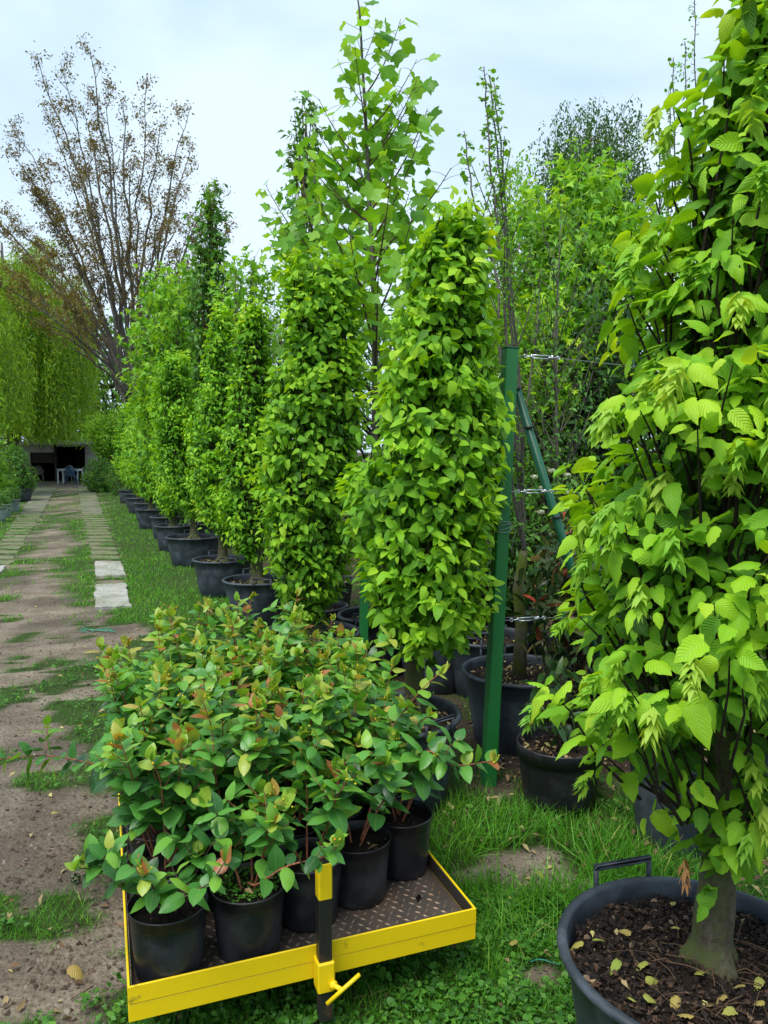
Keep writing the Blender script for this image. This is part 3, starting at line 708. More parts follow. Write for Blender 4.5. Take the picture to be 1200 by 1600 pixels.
T5P = [(545, 250, 290), (570, 232, 302), (650, 228, 310), (720, 232, 312), (760, 245, 316), (790, 268, 318), (805, 285, 315)]
b0 = G(1102, 1495, .4); t0 = G(1117, 1512, .36)
T0, T0Z = hornbeam('T0', 'largest leafy hornbeam at the right picture edge, in the nearest big black tub', (b0[0], b0[1]), prof_px(T0P, 1.76, .93), .325, .40, POTG, 660, .064, H_HI, HB, 300,
         .037, .62, handles=(1.86,), inner=.24, dro=.34, upn=1.2, limbr=.75, ob=.75, chips=7000, litter=26, trunkx=(t0[0], t0[1]), limbs=18, tipcol=.20, clusters=56, flare=1.65, low=.05, wob=.012, nl=8)
b1 = G(617, 1114, .4); t1 = G(648, 1108, .36)
hornbeam('T1', 'tall hornbeam column just left of the green square post, with yellow green tips', (b1[0], b1[1]), prof_px(T1P, 3.5, .99), .29, .40, POTG, 1250, .064, H_MD, HB, 300, .040, .34,
         handles=(-.9, 2.2), trunkx=(t1[0], t1[1]), low=.05, chips=700, litter=90, flare=1.5)
b2 = G(490, 987, .4)
hornbeam('T2', 'broad darker leaved hornbeam column with flat top, second from the green post', (b2[0], b2[1]), prof_px(T2P, 5.1, .90), .30, .40, POTG, 1450, .062, H_MD, HB, 300, .042, .30, handles=(.3, 3.4), low=.05, tipcol=.12, litter=200)
b3 = G(402, 905, .4)
hornbeam('T3', 'hornbeam column whose black tub with exposed roots touches the lawn behind the trolley', (b3[0], b3[1]), prof_px(T3P, 7.15, .80), .31, .40, POTG, 1000, .062, H_LO, HBF, 300, .045, .42, handles=(1.9, 5.), low=.05)
b4 = G(348, 873, .4)
hornbeam('T4', 'hornbeam column in the tub with a raised handle, fourth from the green post', (b4[0], b4[1]), prof_px(T4P, 8.5, .80), .32, .40, POTG, 900, .064, H_FA, HBF, 0, .045, .42, handles=(2.0, 5.1), low=.05, twigs=False)
b5 = G(303, 838, .4)
hornbeam('T5', 'rounded hornbeam column, fifth from the green post, in a wide tub on the lawn', (b5[0], b5[1]), prof_px(T5P, 10.7, .84), .38, .40, POTG, 850, .066, H_FA, HBF, 0, .045, .40, handles=(1.9,), low=.05, twigs=False)
ORD = ['sixth', 'seventh', 'eighth', 'ninth', 'tenth', 'eleventh', 'twelfth']
for i, y in enumerate((12.4, 14.1, 15.9, 17.8, 19.7, 21.7, 23.8)):
    x = row_x(y)+.08 + (0, .08, -.04, .05, 0, .06, 0)[i]; w = (.36, .40, .37, .42, .40, .40, .44)[i]; h = 3.0+(.0, .1, -.1, .1, .0, .1, .15)[i]
    pr = [(.6, x, w*.4), (.85, x, w*.75), (1.4, x, w*.88), (2.2, x, w*.74), (h-.35, x, w*.5), (h, x, w*.2)]
    hornbeam('T', f'{ORD[i]} hornbeam column from the green post in the receding left row' if i < 6 else 'farthest hornbeam column at the shed end of the left row', (x, y), pr, .29, .40, POTG, 540, .080, H_FA, HBF, 0, .045, .40, chips=0, litter=30, limbs=6, twigs=False, nl=6, handles=(2.,))
def yellow_leaves():
    pts = [(912, 1473, 0), (985, 1462, 0), (1062, 1452, 0), (968, 1500, 1), (1012, 1503, 1), (1008, 1532, 1), (990, 1565, 0), (1090, 1523, 0), (1005, 1558, 1), (1050, 1415, 0), (925, 1470, 1), (1062, 1480, 1), (1135, 1555, 0), (1165, 1540, 0), (1110, 1573, 0), (1190, 1528, 0), (1195, 1565, 0), (1085, 1588, 0), (1060, 1556, 0), (1150, 1580, 1)]
    FLL = ['against the left inside of the rim', 'third from the rim at upper left', 'just left of the trunk, level with its middle', 'upper of the pair left of the dry roots', 'nearest the tangle of dry roots', 'in the centre between rim and trunk foot',
           'beside the lower left rim', 'touching the foot of the trunk', 'lower left of the trunk foot, among roots', 'highest up, under the foliage near the rear rim', 'second one along the left rim', 'left of the trunk foot by a hand', 'right of the trunk at the front',
           'right of the trunk, midway to the picture edge', 'in front of the trunk foot', 'at the right picture edge, upper one', 'at the right picture edge, lower one', 'at the bottom picture edge below the trunk', 'between the dry roots and the trunk', 'at the bottom picture edge right of the trunk']
    for i, (x, y, c) in enumerate(pts):
        p = G(x, y, T0Z+.026); a = rng.random()*2*PI; d = np.array([[math.cos(a), math.sin(a), .1+.2*rng.random()]]); R = frames(d, np.array([[0, 0, 1.]])+rnd3(1)*.35)[0]; L = .022+.016*rng.random()
        M = np.eye(4); M[:3, :3] = R*L; M[:3, 3] = p
        o = put(part_mesh('fallen_leaf', H_HI, int(rng.integers(0, 4)), YL, int(rng.integers(0, 2)) if c else int(rng.integers(2, 5))), 'fallen_leaf', M)
        o['label'] = ('green' if c else 'yellow') + ' leaf on the nearest tub soil, ' + FLL[i]; o['category'] = 'leaf'; o['group'] = 'yellow leaves fallen on the soil of the nearest tub'
    for lab, x, y, z, L in (('large bright yellow leaf lying on the trolley deck beside the rear right pot', 660, 1360, .222, .045), ('yellow green leaf lying on the bare earth patch right of the trolley', 837, 1362, .02, .05),
                            ('pale yellow leaf on the bare sandy track left of the potted shrubs', 80, 1272, .012, .04), ('orange brown leaf on the sandy track left of the trolley shrubs', 125, 1135, .012, .045),
                            ('brown curled leaf on the muddy ground left of the trolley front corner', 108, 1510, .02, .06), ('yellow leaf in the grass below the right end of the trolley', 800, 1478, .04, .04)):
        p = G(x, y, z+.006); a = rng.random()*6; R = frames(np.array([[math.cos(a), math.sin(a), .12]]), np.array([[0, 0, 1.]])+rnd3(1)*.2)[0]
        M = np.eye(4); M[:3, :3] = R*L; M[:3, 3] = p; o = put(part_mesh('fallen_leaf', H_HI, int(rng.integers(0, 4)), YL, 5 if 'brown' in lab else 3), 'fallen_leaf', M); o['label'] = lab; o['category'] = 'leaf'
yellow_leaves()
def soil_twigs():
    mb = MB()
    for k in range(60):
        a = rng.random()*2*PI; r = .27*math.sqrt(rng.random()); b = np.array([t0[0]-.02+r*math.cos(a)*.7, t0[1]-.05+r*math.sin(a)*.6, T0Z+.02]); d = rnd3(1)[0]*np.array([1, 1, .12]); d /= np.linalg.norm(d); L = .04+.10*rng.random()
        mb.tube([b, b+d*L*.5+[0, 0, .008], b+d*L+rnd3(1)[0]*.008], .0008+.0009*rng.random(), 4, .02+.33*rng.random(), False)
    mb.build('dry_roots', LIT, T0, kind='stuff')
soil_twigs()
M = np.eye(4); q = P(1070, 1335, 1.62); M[:3, :3] = frames(np.array([[.05, 0, -1.]]), np.array([[0, -1., 0]]))[0]*np.array([.05, .085, .05]); M[:3, 3] = q
o = put(part_mesh('dry_seed_cluster', CLU, 0, SEEDB, 3), 'dry_seed_cluster', M, T0); o['label'] = 'dead brown seed cluster'
# ------------------------------------------------------------------ trolley
FL = G(203, 1540, .26); e1 = nrm(np.array([.903, .331, 0])); e2 = np.array([-e1[1], e1[0], 0]); CW, CLn = .962, 1.66; DZ = .215
def cl(a, b, z=0.): return FL + e1*a + e2*b + np.array([0, 0, z-.26])
RC = np.stack([e1, e2, np.array([0, 0, 1.])], -1)
def trolley():
    t = thing('trolley', cl(CW/2, CLn/2, 0), 'yellow sided flatbed garden trolley with tread plate deck carrying the potted shrubs', 'trolley')
    MB().box(cl(CW/2, CLn/2, DZ-.004), (CW-.012, CLn-.012, .008), RC).build('deck', DECK, t, False)
    mb = MB(); T = dict(V=np.array([(0, -.5, 0), (.13, 0, 0), (0, .5, 0), (-.13, 0, 0), (0, -.2, .12), (0, .2, .12)]), F=[np.array([(0, 1, 4), (1, 5, 4), (1, 2, 5), (2, 3, 5), (3, 4, 5), (3, 0, 4)])], U=np.zeros((6, 2)))
    pos = []; R = []
    s = .030; i = 0; b = .03
    while b < CLn-.03:
        a = .03 + (i % 2)*s*.5; j = 0
        while a < CW-.02:
            ang = PI/4 if (i+j) % 2 else -PI/4
            pos.append(cl(a, b, DZ)); R.append(RC @ euler(0, 0, ang)); a += s; j += 1
        b += s*.8; i += 1
    mb.inst(T, np.array(pos), np.array(R), np.full(len(pos), .0235), rng.random(len(pos))); mb.build('tread_ridges', TREAD, t, False, kind='stuff')
    # sides: an upper and a lower yellow strip, the inner face bare
    for (a0, b0_, la, lb) in ((CW/2, -.003, CW+.012, .006), (CW/2, CLn+.003, CW+.012, .006)):
        MB().box(cl(a0, b0_, .2365), (la, lb, .047), RC, bev=.0012).build('side_rail', YEL, t, False)
        MB().box(cl(a0, b0_+(.0015 if b0_ < 0 else -.0015), .188), (la-.002, lb, .046), RC, bev=.0012).build('side_rail', YEL, t, False)
    for a0 in (-.003, CW+.003):
        MB().box(cl(a0, CLn/2, .2365), (.006, CLn-.004, .047), RC, bev=.0012).build('side_rail', YEL, t, False)
        MB().box(cl(a0, CLn/2, .188), (.0045, CLn-.004, .046), RC, bev=.0012).build('side_rail', YEL, t, False)
        ia = a0 + (.0045 if a0 < 0 else -.0045)
        MB().box(cl(ia, CLn/2, .2355), (.003, CLn-.03, .0415), RC).build('inner_side', YELD, t, False)
    # frame below, axle and wheels
    mb = MB()
    for a in (.2, CW-.2): mb.box(cl(a, CLn/2, .19), (.04, CLn-.1, .04), RC, bev=.003)
    for b in (.28, CLn-.3): mb.box(cl(CW/2, b, .188), (CW-.06, .036, .035), RC, bev=.003)
    mb.build('chassis', BLK, t, False)
    for b in (.42, CLn-.35):
        for a in (.2, CW-.2):
            w = MB(); c = cl(a, b, .085); n = 20; an = np.arange(n)*2*PI/n
            prof = [(-.02, .03), (-.022, .07), (-.016, .084), (.016, .084), (.022, .07), (.02, .03), (-.02, .03)]
            V = np.concatenate([[c + e1*x + (e2*math.cos(q)+np.array([0, 0, 1])*math.sin(q))*r for q in an] for x, r in prof]); m = len(prof)
            ii = np.arange(m-1)[:, None]*n; j = np.arange(n)[None]; k = (j+1) % n
            w.add(V, [np.stack([ii+j, ii+k, ii+n+k, ii+n+j], -1).reshape(-1, 4)]); w.tube([c-e1*.025, c+e1*.025], .031, 12); wo = w.build('wheel', BLK, t)
            MB().box(c+np.array([0, 0, .062]), (.006, .03, .10), RC, bev=.001).box(c+np.array([0, 0, .0]), (.07, .01, .01), RC).build('wheel_fork', BLK, t, False)
    # front post in its yellow socket with clamp screw
    pa, pb = .497, -.032
    MB().box(cl(pa, pb, .300), (.036, .036, .47), RC, bev=.003).build('front_post', BLK, t, False)
    MB().box(cl(pa, pb, .4595), (.0385, .0385, .105), RC, bev=.004).build('post_cap', YEL, t, False)
    so_ = MB().box(cl(pa, pb, .193), (.048, .049, .085), RC, bev=.004).build('socket', YEL, t, False)
    sc = MB(); q = cl(pa+.01, pb-.02, .175); sc.tube([q, q-e2*.035+e1*.022], .0065, 8); sc.tube([q-e2*.006+e1*.004, q-e2*.016+e1*.010], .012, 6); sc.build('clamp_screw', YEL, so_)
    q2 = q-e2*.037+e1*.023; dd = nrm(e1*.8+np.array([0, 0, .62])-e2*.1); MB().tube([q2-dd*.052, q2+dd*.06], .0058, 8).build('clamp_handle', YEL, so_)
    return t
trolley()
for k, (x, y) in enumerate(((592, 1378), (653, 1403))):
    p = G(x, y, DZ+.006); mb = MB()
    for j in range(7): mb.box(p+rnd3(1)[0]*np.array([.004, .004, .002]), (.009, .008, .008), euler(*rng.random(3)*3), bev=.002)
    mb.build('soil_clod', SOILN, label='small dark soil clod on the bare trolley deck, ' + ('nearer the pots' if k == 0 else 'nearer the front rail'), category='soil clod')
# ------------------------------------------------------------------ potted shrubs on the trolley
STL = ['front left potted shrub on the trolley, pale branching tips over dark soil', 'front potted shrub with red stems and clover in its pot, second from left', 'potted shrub just behind the clover pot near the yellow capped post',
       'potted shrub in the glossy black pot left of the rearmost right pot', 'rightmost potted shrub on the trolley with a long stem reaching over the grass']
def shrub(a, b, lab, grp, nst, hgt, nparts, idx, extra=()):
    c = cl(a, b, DZ+.004); tilt = rng.normal(0, .02, 2)
    root = thing('potted_shrub', c, lab, 'potted shrub', grp); r = .102; h = .19
    pot(root, c, r, h, POTN, .84, handles=(), n=40, style='nursery'); zt = c[2]+h-.022
    soil(root, (c[0], c[1]), r*.96, zt, SOILN, 170, 3, .004)
    mb = MB(); PO = []; D = []; NN = []; RN = []; SZ = []; buds = []
    out_bias = np.array([a-CW/2, b-.75])*np.array([.45, .12])
    specs = []
    for k in range(nst):
        az = k*2.4+rng.random(); sp_ = .05+.11*rng.random(); H = hgt*(.62+.55*rng.random())
        d = np.array([math.cos(az), math.sin(az)])*sp_ + out_bias[0]*e1[:2]*.35*rng.random() + out_bias[1]*e2[:2]*.3
        st = np.array([c[0], c[1], zt]) + np.array([math.cos(az), math.sin(az), 0])*.02
        en = st + np.array([d[0], d[1], H]); m = (st+en)/2 + np.array([d[0]*.1, d[1]*.1, .03]) + rnd3(1)[0]*.015
        specs.append([st, (st*.6+m*.4)+rnd3(1)[0]*.004, m, (m+en)/2+rnd3(1)[0]*.01, en])
    for e in extra: specs.append([np.asarray(q, float) for q in e])
    for si, pts in enumerate(specs):
        pts = np.array(pts); L = np.concatenate([[0], np.cumsum(np.linalg.norm(np.diff(pts, axis=0), axis=1))]); tot = L[-1]
        S = np.linspace(0, tot, 14); cv = np.stack([np.interp(S, L, pts[:, j]) for j in range(3)], -1)
        cv[1:-1] = (cv[:-2]+cv[1:-1]*2+cv[2:])/4
        mb.tube(cv, np.linspace(.0036, .0014, 14), 6, 0, False)
        def leafline(cv, tot, s0, stepl, big, lift=0):
            S2 = np.arange(s0, tot-.004, stepl); t = S2/tot
            pp = np.stack([np.interp(t, np.linspace(0, 1, len(cv)), cv[:, j]) for j in range(3)], -1); tg = nrm(np.gradient(pp, axis=0)) if len(pp) > 1 else np.array([[0, 0, 1.]])
            for i in range(len(pp)):
                ref = np.array([0, 0, 1.]) if abs(tg[i][2]) < .9 else np.array([1., 0, 0]); u_ = nrm(np.cross(tg[i], ref)); v_ = np.cross(tg[i], u_)
                ph = (i % 2)*PI/2 + .6*rng.random()
                for sg in (0, PI):
                    if rng.random() < .06: continue
                    od = u_*math.cos(ph+sg) + v_*math.sin(ph+sg); tt = t[i]
                    dd = nrm(od*1. + tg[i]*(.15+.5*tt) + np.array([0, 0, -.10+.25*tt+lift]) + rnd3(1)[0]*.12)
                    PO.append(pp[i]+od*.003); D.append(dd); NN.append(nrm(np.array([0, 0, 1.]) + tg[i]*.4 + rnd3(1)[0]*.25))
                    SZ.append(big*(.68+.5*math.sin(PI*min(1, tt*.85+.12)))*(.8+.35*rng.random()))
                    RN.append(.14+.40*tt+rng.normal(0, .14)+(.28*rng.random() if tt > .84 else 0)+(.22*rng.random() if pp[i][2] > .72 else 0)); RN[-1] = min(RN[-1], .93 if tt < .93 else 1)
        leafline(cv, tot, tot*(.34 if hgt > .3 else .42)+.01, .036, .068 if hgt > .3 else .054)
        # side shoots
        for _ in range(3 if si < nst else 1):
            q = rng.integers(5, 12); b_ = cv[q]; a2 = rng.random()*2*PI; l2 = .05+.08*rng.random()
            e_ = b_+np.array([math.cos(a2)*l2*.7, math.sin(a2)*l2*.7, l2*.8]); c2 = np.stack([b_+(e_-b_)*s for s in np.linspace(0, 1, 5)]); c2[2, 2] += .008
            mb.tube(c2, np.linspace(.0016, .0009, 5), 5, 0, False); leafline(c2, l2, .02, .027, .054)
        tip = cv[-1]
        for _ in range(4):
            dd = nrm(np.array([0, 0, 1.])+rnd3(1)[0]*.45); PO.append(tip-dd*.004); D.append(dd); NN.append(rnd3(1)[0]); SZ.append(.026+.028*rng.random()); RN.append(.60+.38*rng.random())
        if rng.random() < .75:
            for _ in range(4): buds.append(tip+rnd3(1)[0]*.011+np.array([0, 0, .008]))
    PO, D, NN, RN, SZ = map(np.array, (PO, D, NN, RN, SZ))
    mb.build('stem', BKR if idx != 0 else BKO, root)
    fr = np.clip(.25 + (PO[:, 2]-zt)/.35 - .5*((PO-c)@e2), .05, 2)
    leaves(HYT, PO, D, NN, SZ, RN, HY, root, nparts, front=fr, sname='foliage')
    if buds:
        bm = MB(); V = np.array([(0, 0, 1.2), (1, 0, 0), (0, 1, 0), (-1, 0, 0), (0, -1, 0), (0, 0, -1)]); F = [np.array([(0, 1, 2), (0, 2, 3), (0, 3, 4), (0, 4, 1), (5, 2, 1), (5, 3, 2), (5, 4, 3), (5, 1, 4)])]
        bm.inst(dict(V=V, F=F, U=np.zeros((6, 2))), np.array(buds), upf(len(buds), .5), .003+.0018*rng.random(len(buds)), rng.random(len(buds))); bm.build('flower_buds', BUD, root, kind='stuff')
    return root, zt
BUD = leaf_mat('yellow_bud', [(0, (.40, .45, .03)), (.6, (.72, .58, .02)), (1, (.62, .22, .03))], .1, .4)
COLS = [.108, .318, .512, .676, .858]; B0 = [.108, .118, .205, .250, .345]
EX = {0: [[cl(.10, .12, .40), P(215, 1395, 1.93), P(190, 1368, 1.90), P(150, 1358, 1.87), P(118, 1356, 1.83)], [cl(.12, .10, .40), P(290, 1395, 1.84), P(330, 1382, 1.80), P(352, 1345, 1.78)]],
      1: [[cl(.32, .12, .40), P(400, 1385, 1.92), P(445, 1352, 1.90), P(480, 1345, 1.90), P(512, 1340, 1.88), P(530, 1318, 1.86)]],
      4: [[cl(.86, .36, .40), P(640, 1200, 2.4), P(670, 1165, 2.3), P(700, 1200, 2.25), P(735, 1195, 2.22), P(772, 1188, 2.2)], [cl(.86, .36, .40), P(600, 1150, 2.42), P(640, 1100, 2.4), P(672, 1062, 2.38), P(690, 1050, 2.38)]]}
cnt = 0
for k in range(7):
    for j in range(5):
        b = B0[j] + .212*k
        if b > CLn-.12: continue
        lab = STL[j] if k == 0 else f"green shrub in the {('second', 'third', 'fourth', 'fifth', 'sixth', 'seventh')[k-1]} row from the trolley's front post, {('at the left edge', 'second from the left', 'in the middle', 'second from the right', 'at the right edge')[j]}"
        grp = 'potted shrubs on the trolley'
        ex = EX.get(j, []) if k == 0 else []
        if k == 3 and j == 0: ex = [[cl(.1, b, .40), P(190, 1200, 2.62), P(150, 1195, 2.60), P(95, 1182, 2.56), P(40, 1180, 2.52), P(-20, 1190, 2.5)]]
        if k == 1 and j == 0: lab = 'shrub in the small black pot peeping out left behind the front left pot'
        if k == 3 and j == 0: lab = 'left edge shrub on the trolley sending one long reddish stem over the sandy track'
        hg = (.80 if j == 4 else .92 if j == 3 else 1.)*(.17 if (k == 0 and j == 0) else .24 if (k == 0 and j in (1,)) else .33 if k == 0 else .40 if k == 1 else .46)
        rt, zt_ = shrub(COLS[j]+rng.normal(0, .008), b+rng.normal(0, .008), lab, grp, 6 if k else (4 if j else 3), hg*(1+.13*rng.normal()), 120 if k < 2 else 75, 0 if (k == 0 and j == 0) else 1, ex)
        if k == 0 and j == 1:                                  # clover growing in the pot
            N = 330; aa = rng.random(N)*2*PI; qq = .088*np.sqrt(rng.random(N)); cc = cl(COLS[1], B0[1], 0); mb = MB()
            pos = np.stack([cc[0]+qq*np.cos(aa), cc[1]+qq*np.sin(aa), np.full(N, zt_+.012)+.008*rng.random(N)], -1); dd = rnd3(N)*np.array([1, 1, .2])
            mb.inst(CIR[0], pos, frames(dd, np.array([0, 0, 1.])+rnd3(N)*.2), .006+.004*rng.random(N), .2+.7*rng.random(N)); mb.build('clover', CLP, rt, kind='stuff') if 'CLP' in globals() else mb.build('clover', CL, rt, kind='stuff')
        cnt += 1
def flower(p, s):
    root = thing('yellow_flower', p, 'single open yellow flower on top of the trolley shrubs', 'flower')
    mb = MB(); n = 6; az = np.arange(n)*2*PI/n; d = np.stack([np.cos(az), np.sin(az), np.full(n, .35)], -1)
    for i in range(n):
        m = MB(); m.inst(HYT[0], np.array([p]), frames(d[i:i+1], np.array([[0, 0, 1.]])), np.array([s]), np.array([.45])); m.build('petal', BUD, root)
    MB().tube([np.array(p)-[0, 0, .03], np.array(p)+[0, 0, .006]], .004, 6).build('flower_centre', BUD, root)
flower(P(318, 1108, 2.62), .028)
# ------------------------------------------------------------------ green posts, brace, wires
def square_post(bx, by, top, w, lab):
    b = np.array([bx, by, -.1]); t = np.asarray(top); d = nrm(t-b); L = np.linalg.norm(t-b)
    x = nrm(np.cross(d, [0.25, -1, 0])); y = np.cross(d, x); root = thing('metal_post', (bx, by, 0), lab, 'post', 'green trellis posts')
    MB().box((b+t)/2, (w, w, L), np.stack([x, y, d], -1), bev=.004).build('post_tube', GRN, root, False)
    MB().box(t+d*.003, (w+.004, w+.004, .005), np.stack([x, y, d], -1), bev=.001).build('top_cap', GRND, root, False)
    return root, d
pb_ = G(762, 1225, 0); pt_ = P(797, 545, 3.62)
post1, pd = square_post(pb_[0], pb_[1], pt_, .062, 'tall green square steel post standing left of the mossy trunk tub')
def on_post(z): return np.array([pb_[0], pb_[1], 0])+(pt_-np.array([pb_[0], pb_[1], 0]))*(z/pt_[2])
square_post(-.15, 5.02, P(573, 800, 5.0), .055, 'slim green post seen between the two nearest hornbeam tubs')
square_post(2.75, 4.35, (2.78, 4.35, 2.08), .06, 'green post hidden behind the right edge hornbeam holding the wires')
# wire coil around the post (a thing tied on it)
mb = MB(); zc_ = P(780, 822, 3.6)[2]
for k in range(4):
    c0 = on_post(zc_+k*.009-.015); an = np.linspace(0, 2*PI, 17); rr_ = .047
    mb.tube([c0+np.array([rr_*math.cos(a)*(1+.1*rng.random()), rr_*math.sin(a), .012*math.sin(a+k)]) for a in an], .0018, 5, 0, False)
c0 = on_post(zc_); mb.tube([c0+[.045, -.02, .01], c0+[.065, -.01, -.02], c0+[.055, 0, -.08], c0+[.05, 0, -.12]], .0018, 5, 0, False)
mb.build('wire_coil', WIRE, label='grey wire wound round the middle of the tall green post', category='wire')
WZ = [(P(812, 556, 3.62)[2], 'top'), (P(800, 768, 3.62)[2], 'middle'), (P(790, 968, 3.62)[2], 'lowest')]
for z, nm in WZ:
    a = on_post(z)+np.array([.035, -.005, 0]); e = np.array([2.74, 4.35, z-.02]); d = nrm(e-a); s1 = a+d*.05; s2 = a+d*.21
    mb = MB(); sg = np.linspace(0, 1, 9); w1 = [s2+(e-s2)*t+np.array([0, 0, -.03*4*t*(1-t)]) for t in sg]
    mb.tube(w1, .0016, 5, 0, False); mb.tube([a-d*.03, s1], .0016, 5, 0, False)
    q = on_post(z)+[-.035, 0, 0]; mb.tube([q, q+[-.5, 1.35, -.03]], .0014, 5, 0, False)
    mb.build('tension_wire', WIRE, label=f'{nm} thin tension wire running right from the tall green post', category='wire', group='tension wires of the trellis')
    tb = thing('turnbuckle', s1, f'{nm} steel turnbuckle hooked between the green post and its wire', 'turnbuckle', 'turnbuckles on the trellis wires')
    up_ = nrm(np.cross(d, [0, -1, 0])); m = MB()
    for sg_ in (-1, 1): m.tube([s1+d*.025+up_*.007*sg_, s2-d*.025+up_*.007*sg_], .0026, 6)
    m.box(s1+d*.025, (.008, .009, .02), np.stack([d, np.cross(up_, d), up_], -1)); m.box(s2-d*.025, (.008, .009, .02), np.stack([d, np.cross(up_, d), up_], -1)); m.build('frame', STEEL, tb)
    for cc, sgn in ((s1, 1), (s2, -1)):
        r_ = MB(); r_.tube([cc, cc+d*.045*sgn], .003, 6); r_.tube([cc-d*.008*sgn+(d*math.cos(t)+up_*math.sin(t))*.008 for t in np.linspace(0, 2*PI, 10)], .0022, 5, 0, False); r_.build('hook', STEEL, tb)
br0 = P(806, 606, 3.70); br1 = G(985, 1185, 0)
root = thing('brace_pipe', (br1[0], br1[1], 0), 'round dark green pipe leaning against the tall square post as a brace', 'brace'); dd = nrm(br1-br0)
MB().tube([br0, br1], .021, 16).build('pipe', GRND, root)
MB().tube([br0-dd*.002, br0+dd*.012], .0235, 16).build('end_cap', BLK, root)
for tt in (.10, .33):
    q = br0+(br1-br0)*tt; MB().tube([q+[-.022, -.02, 0], q+[.022, -.024, .006]], .007, 6).build('bolt', BLK, root)
# ------------------------------------------------------------------ generic tree
def gtree(name, label, cat, base, env, nb, T, mat, lsize, nleaf, bmat=BKO, trunk_r=.06, trunk=None, rise=.6, spread=.12, nparts=0, droop=0., group=None, axis=None, sub=3, inner=.35, lrnd=(.5, .22), twig_r=1., potspec=None, lean=(0, 0), clumpy=0.):
    base = np.asarray(base, float); root = thing(name, base, label, cat, group); env = np.array(env, float)
    if potspec:
        r, h, m = potspec; pot(root, base, r, h, m, handles=(2.1, 5.2) if r > .24 else (), style='roll' if r > .21 else 'collar'); soil(root, (base[0], base[1]), r*.95, base[2]+h-.05, SOIL, 260, 60); OBST.append((base[0], base[1], r)); z0 = base[2]+h-.06
    else: z0 = base[2]-.05
    H = env[-1, 0]
    tp = np.array(trunk, float) if trunk is not None else np.array([[base[0]+lean[0]*t+.02*math.sin(t*7)*H/4, base[1]+lean[1]*t+.02*math.cos(t*6)*H/4, z0+(base[2]+H*.97-z0)*t] for t in np.linspace(0, 1, 8)])
    tr = MB().tube(tp, trunk_r*np.linspace(1, .12, len(tp))**.9, 10, 0, rough=.1); tr.build('trunk', bmat, root)
    ez = env[:, 0]; u = np.linspace(ez[0], ez[-1], 200); w = np.interp(u, ez, env[:, 1])+.02; cw = np.cumsum(w); cw /= cw[-1]
    mb = MB(); PO = []; OD = []; RNB = []
    per = max(1, nleaf//nb)
    for k in range(nb):
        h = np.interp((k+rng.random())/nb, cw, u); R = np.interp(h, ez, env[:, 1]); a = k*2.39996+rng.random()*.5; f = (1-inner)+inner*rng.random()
        zt = base[2]+h; hb = max(z0+.05, zt - rise*R*(1+.5*rng.random()) - .1*H*rng.random()); 
        ax = np.array([np.interp(zt, tp[:, 2], tp[:, 0]), np.interp(zt, tp[:, 2], tp[:, 1]), zt]); b = np.array([np.interp(hb, tp[:, 2], tp[:, 0]), np.interp(hb, tp[:, 2], tp[:, 1]), hb])
        e = ax+np.array([math.cos(a), math.sin(a), 0])*R*f; m = b*.5+e*.5+np.array([math.cos(a), math.sin(a), 0])*R*.12+np.array([0, 0, -.08*R])
        e[2] -= droop*R*.5
        S = np.linspace(0, 1, 7)[:, None]; cv = (1-S)**2*b+2*S*(1-S)*m+S*S*e; cv[1:-1] += rnd3(5)*.012*R
        L = np.linalg.norm(e-b); mb.tube(cv, np.linspace(.022, .005, 7)*L*.6*twig_r+.0015, 5, 0, False)
        cen = []
        for j in range(sub):
            t = .35+.65*(j+1)/sub; q = cv[min(6, int(t*6))]; ee = q+rnd3(1)[0]*spread*np.array([1, 1, .8])+np.array([0, 0, spread*.5]); 
            mb.tube([q, (q+ee)/2+rnd3(1)[0]*.01, ee], [.004*L*twig_r+.001, .003*L*twig_r+.001, .001], 4, 0, False); cen.append((q, ee))
        n = max(1, int(per*(1+clumpy*rng.normal())))
        ci = rng.integers(0, sub, n); tt = rng.random(n)[:, None]; A = np.array([c[0] for c in cen])[ci]; B = np.array([c[1] for c in cen])[ci]
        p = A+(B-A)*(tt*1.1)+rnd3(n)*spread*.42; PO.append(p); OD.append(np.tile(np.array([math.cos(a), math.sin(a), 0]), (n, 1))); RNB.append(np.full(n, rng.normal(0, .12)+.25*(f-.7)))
    mb.build('branches', bmat, root, kind='stuff')
    PO = np.concatenate(PO); OD = np.concatenate(OD); RB = np.concatenate(RNB); N = len(PO)
    D = nrm(OD*.5+rnd3(N)*.75+np.array([0, 0, -.25-droop])); NN = nrm(np.array([0, 0, 1.])+OD*.4+rnd3(N)*.55)
    SZ = lsize*(.6+.7*rng.random(N)); RN = lrnd[0]+RB+rng.normal(0, lrnd[1], N)
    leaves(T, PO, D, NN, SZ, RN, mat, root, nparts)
    return root
def at(px, py, Y): return P(px, py, Y)
def X_(px, Y): return (px-600)/1200*Y
